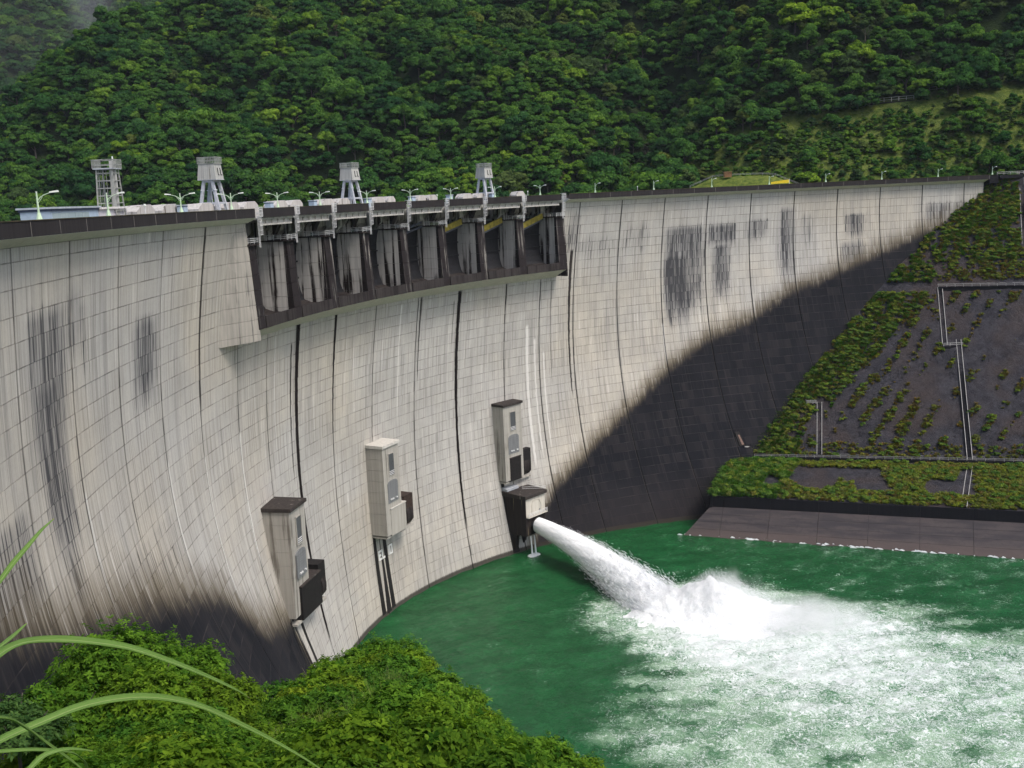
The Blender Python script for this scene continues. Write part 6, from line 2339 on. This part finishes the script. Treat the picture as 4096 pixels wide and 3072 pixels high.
for i, (X, Y, z, s, D, x_, y_) in enumerate(bushes):
    grassy = float(vnoise(X, Y, 72, 0.13)) > 0.42 or (1330 < x_ < 1720 and 2640 < y_ < 2860 and nrg.uniform() < 0.65)
    if grassy and nrg.uniform() < 0.8:
        o = empty('silvergrass_clump', (X, Y, z - 0.05), float(nrg.uniform(0, 6.28)))
        o.scale = (s * 1.1,) * 3
        link_mesh('blades', tg, o)
        tag(o, 'pale green clump of tall silvergrass on the near bank', 'grass clump', 'silvergrass clumps on the near bank')
        continue
    kx = int(np.argmax([nrg.uniform(0, 1) * w for w in (1.0, 0.9, 0.85, 0.42 if D > 45 else 0.7, 0.55)]))
    cm, tm, lab, H = BUSH[kx]
    o = empty('bank_bush', (X, Y, z - 0.1), float(nrg.uniform(0, 6.28)))
    o.scale = (s, s, s * nrg.uniform(0.85, 1.15))
    link_mesh('crown', cm, o)
    link_mesh('stems', tm, o)
    tag(o, lab, 'bush', lab + 's')

# the taller trees that stand against the black foot of the dam
TREES = [(255, 1362, 60, 4.0, 6.4, 0, 2300, 'spreading light green tree on the near bank against the black foot of the dam'),
         (400, 1388, 66, 2.9, 5.4, 0, 1300, 'smaller green tree on the near bank beside the spreading light green one'),
         (840, 1380, 90, 3.6, 4.6, 0, 1700, 'dome shaped yellow green tree on the near bank at the waterside'),
         (120, 1470, 57, 2.6, 4.2, 1, 1000, 'leafy green bush on the near bank left of the spreading light green tree'),
         (315, 1440, 57, 3.0, 4.6, 0, 1300, 'broad light green bush on the near bank under the spreading tree'),
         (470, 1462, 62, 2.5, 3.6, 3, 1000, 'yellow green bush on the near bank right of the two trees'),
         (20, 1505, 54, 2.4, 3.4, 2, 500, 'blue green large leaved bush at the left end of the near bank'),
         (690, 1432, 86, 2.6, 4.0, 3, 1100, 'light feathery tree on the near bank below the first sluice tower')]
for i, (x, y, D, R, H, mi, tips, lab) in enumerate(TREES):
    q = pD(x * K2, y * K2, D)
    cm = rosette_bush('crown', 500 + i, R, H * 1.0, int(tips * 1.6), 0.28, per=8)
    cm.materials.append(MAT_B[mi])
    base = q[2] - H
    o = empty('bank_tree', (q[0], q[1], base))
    c = link_mesh('crown', cm, o)
    c.location = (0, 0, 0.0)
    m = MB()
    m.tube([(0, 0, -3.0), (0.1, 0.05, H * 0.3), (-0.1, 0.1, H * 0.62)], [0.10, 0.08, 0.05], 7)
    rr = random.Random(i)
    for b in range(8):
        a = rr.uniform(0, 6.28)
        m.tube([(0, 0, H * (0.22 + 0.04 * b)), (R * 0.4 * math.cos(a), R * 0.4 * math.sin(a), H * 0.5), (R * 0.75 * math.cos(a), R * 0.75 * math.sin(a), H * rr.uniform(0.6, 0.85))], [0.09, 0.06, 0.02], 5)
    m.build('trunk', MAT_BARK, o)
    tag(o, lab, 'tree')

# big leaved plant sprigs by the black water stain
# ------------------------------------------------------------------ grass blades close to the lens
k = NT('near_grass_blade')
uv = k.attr('bu', True)
bu, bv, _ = k.sep(uv)
rib = k.sstep(k.M('ABSOLUTE', bv), 0.16, 0.05)
c = k.mix(k.sstep(k.noise(k.xyz(k.M('MULTIPLY', bu, 6.0), k.M('MULTIPLY', bv, 14.0), 0.0), 1.0, 4.0), 0.3, 0.7), (0.10, 0.20, 0.035), (0.20, 0.33, 0.075))
c = k.mix(k.M('MULTIPLY', rib, 0.55), c, (0.36, 0.44, 0.17))
c = k.mix(k.sstep(bu, 0.93, 1.0, 0, 0.8), c, (0.30, 0.27, 0.10))
nd_ = k.pbr(c, 0.45, spec=0.3)
tr = k.n('ShaderNodeBsdfTranslucent')
k.put(tr.inputs[0], k.mix(1.0, c, (1.2, 1.3, 0.6), 'MULTIPLY'))
mx = k.n('ShaderNodeMixShader')
mx.inputs[0].default_value = 0.35
k.t.links.new(nd_.outputs[0], mx.inputs[1])
k.t.links.new(tr.outputs[0], mx.inputs[2])
k.t.links.new(mx.outputs[0], k.out.inputs[0])
MAT_BLADE = k.m


def blade(label, pts, wid, D0, D1, sub=8, fold=0.35):
    """long arching grass leaf; pts are pixels of the photograph (2212 wide), distance from D0 to D1 along it"""
    n = len(pts)
    C = [Vector(tuple(pD(x * K2, y * K2, D0 + (D1 - D0) * i / (n - 1)))) for i, (x, y) in enumerate(pts)]
    # smooth the centre line
    P = []
    for i in range(n - 1):
        p0, p1, p2, p3 = C[max(i - 1, 0)], C[i], C[i + 1], C[min(i + 2, n - 1)]
        for q in range(sub):
            t = q / sub
            P.append(0.5 * ((2 * p1) + (p2 - p0) * t + (2 * p0 - 5 * p1 + 4 * p2 - p3) * t * t + (3 * p1 - p0 - 3 * p2 + p3) * t ** 3))
    P.append(C[-1])
    V, U = [], []
    N = len(P)
    eye = Vector((0, 0, ZC))
    for i, p in enumerate(P):
        d = (P[min(i + 1, N - 1)] - P[max(i - 1, 0)]).normalized()
        up = Vector((0.15, -0.5, 0.85)).normalized()
        s = d.cross(up).normalized()
        nn = s.cross(d).normalized()
        t = i / (N - 1)
        w = wid * (0.75 + 0.5 * t if t < 0.4 else 0.95 * (1 - ((t - 0.4) / 0.6) ** 1.7)) / 2 + 0.0003
        for bq, off in ((-1, fold), (-0.35, 0.05), (0, -0.05), (0.35, 0.05), (1, fold)):
            V.append(tuple(p + s * (w * bq) + nn * (w * off)))
            U.append((t, bq, 0))
        for bq, off in ((1, fold - 0.1), (0, -0.2), (-1, fold - 0.1)):
            V.append(tuple(p + s * (w * bq * 0.98) + nn * (w * off - 0.0004)))
            U.append((t, bq, 0))
    F = []
    for i in range(N - 1):
        for q in range(8):
            a, b = i * 8 + q, i * 8 + (q + 1) % 8
            F.append((a, b, b + 8, a + 8))
    o0 = np.array(V[0])
    o = link_mesh('grass_blade', np_mesh('grass_blade', np.array(V) - o0, np.array(F), smooth=True, attrs={'bu': np.array(U)}), None, MAT_BLADE)
    o.location = o0
    tag(o, label, 'grass blade')
    return o


blade('broad green grass blade arching over the near tree', [(-60, 1480), (-20, 1430), (30, 1395), (90, 1383), (180, 1385), (280, 1400), (370, 1430), (450, 1462), (510, 1490), (540, 1508)], 0.0098, 1.05, 1.25)
blade('broad green grass blade arching low over the bushes', [(-60, 1640), (0, 1600), (90, 1560), (180, 1525), (270, 1508), (350, 1508), (430, 1525), (510, 1560), (590, 1600), (660, 1640), (720, 1680)], 0.0100, 1.05, 1.3)
blade('thin dark grass blade tip rising in front of the dam', [(-30, 1290), (0, 1255), (30, 1215), (60, 1180), (90, 1145), (117, 1120)], 0.0052, 1.0, 1.1)
blade('thin crossing grass blade low in the corner', [(-20, 1550), (20, 1553), (60, 1575), (100, 1605), (150, 1640), (200, 1680)], 0.0055, 0.9, 1.0)
blade('thin curled grass blade low in the corner', [(-20, 1625), (60, 1620), (120, 1622), (160, 1628), (185, 1650), (190, 1680)], 0.0042, 0.9, 1.0)
blade('short brown tipped grass blade above the corner', [(-10, 1405), (15, 1385), (35, 1368), (58, 1346)], 0.004, 0.95, 1.0)
blade('thin grass blade bending down in the corner', [(40, 1690), (70, 1655), (100, 1630), (150, 1618), (200, 1622)], 0.005, 0.9, 0.95)
# ------------------------------------------------------------------ air
hz_ = MB().box(-1000, 620, -60, 1560, -31, 460).build('haze', None, None)
hz_.data.materials.clear()
k = NT('valley_haze')
pv = k.n('ShaderNodeVolumePrincipled')
pv.inputs['Color'].default_value = (0.80, 0.88, 0.97, 1)
pv.inputs['Density'].default_value = 0.00003
k.t.links.new(pv.outputs[0], k.out.inputs['Volume'])
hz_.data.materials.append(k.m)
tag(hz_, kind='stuff')
q = pD(345, 10, 930)
mist('hill_mist', 'wisp of white mist hanging on the far left ridge', tuple(q), (42, 40, 62), 0.008, 0.02, 0.44, 3)
mist('ridge_haze', 'thin blue haze in the valley before the far left ridge', tuple(pD(250, 200, 900)), (260, 90, 150), 0.00045, 0.006, 0.30, 4)
bpy.context.view_layer.update()
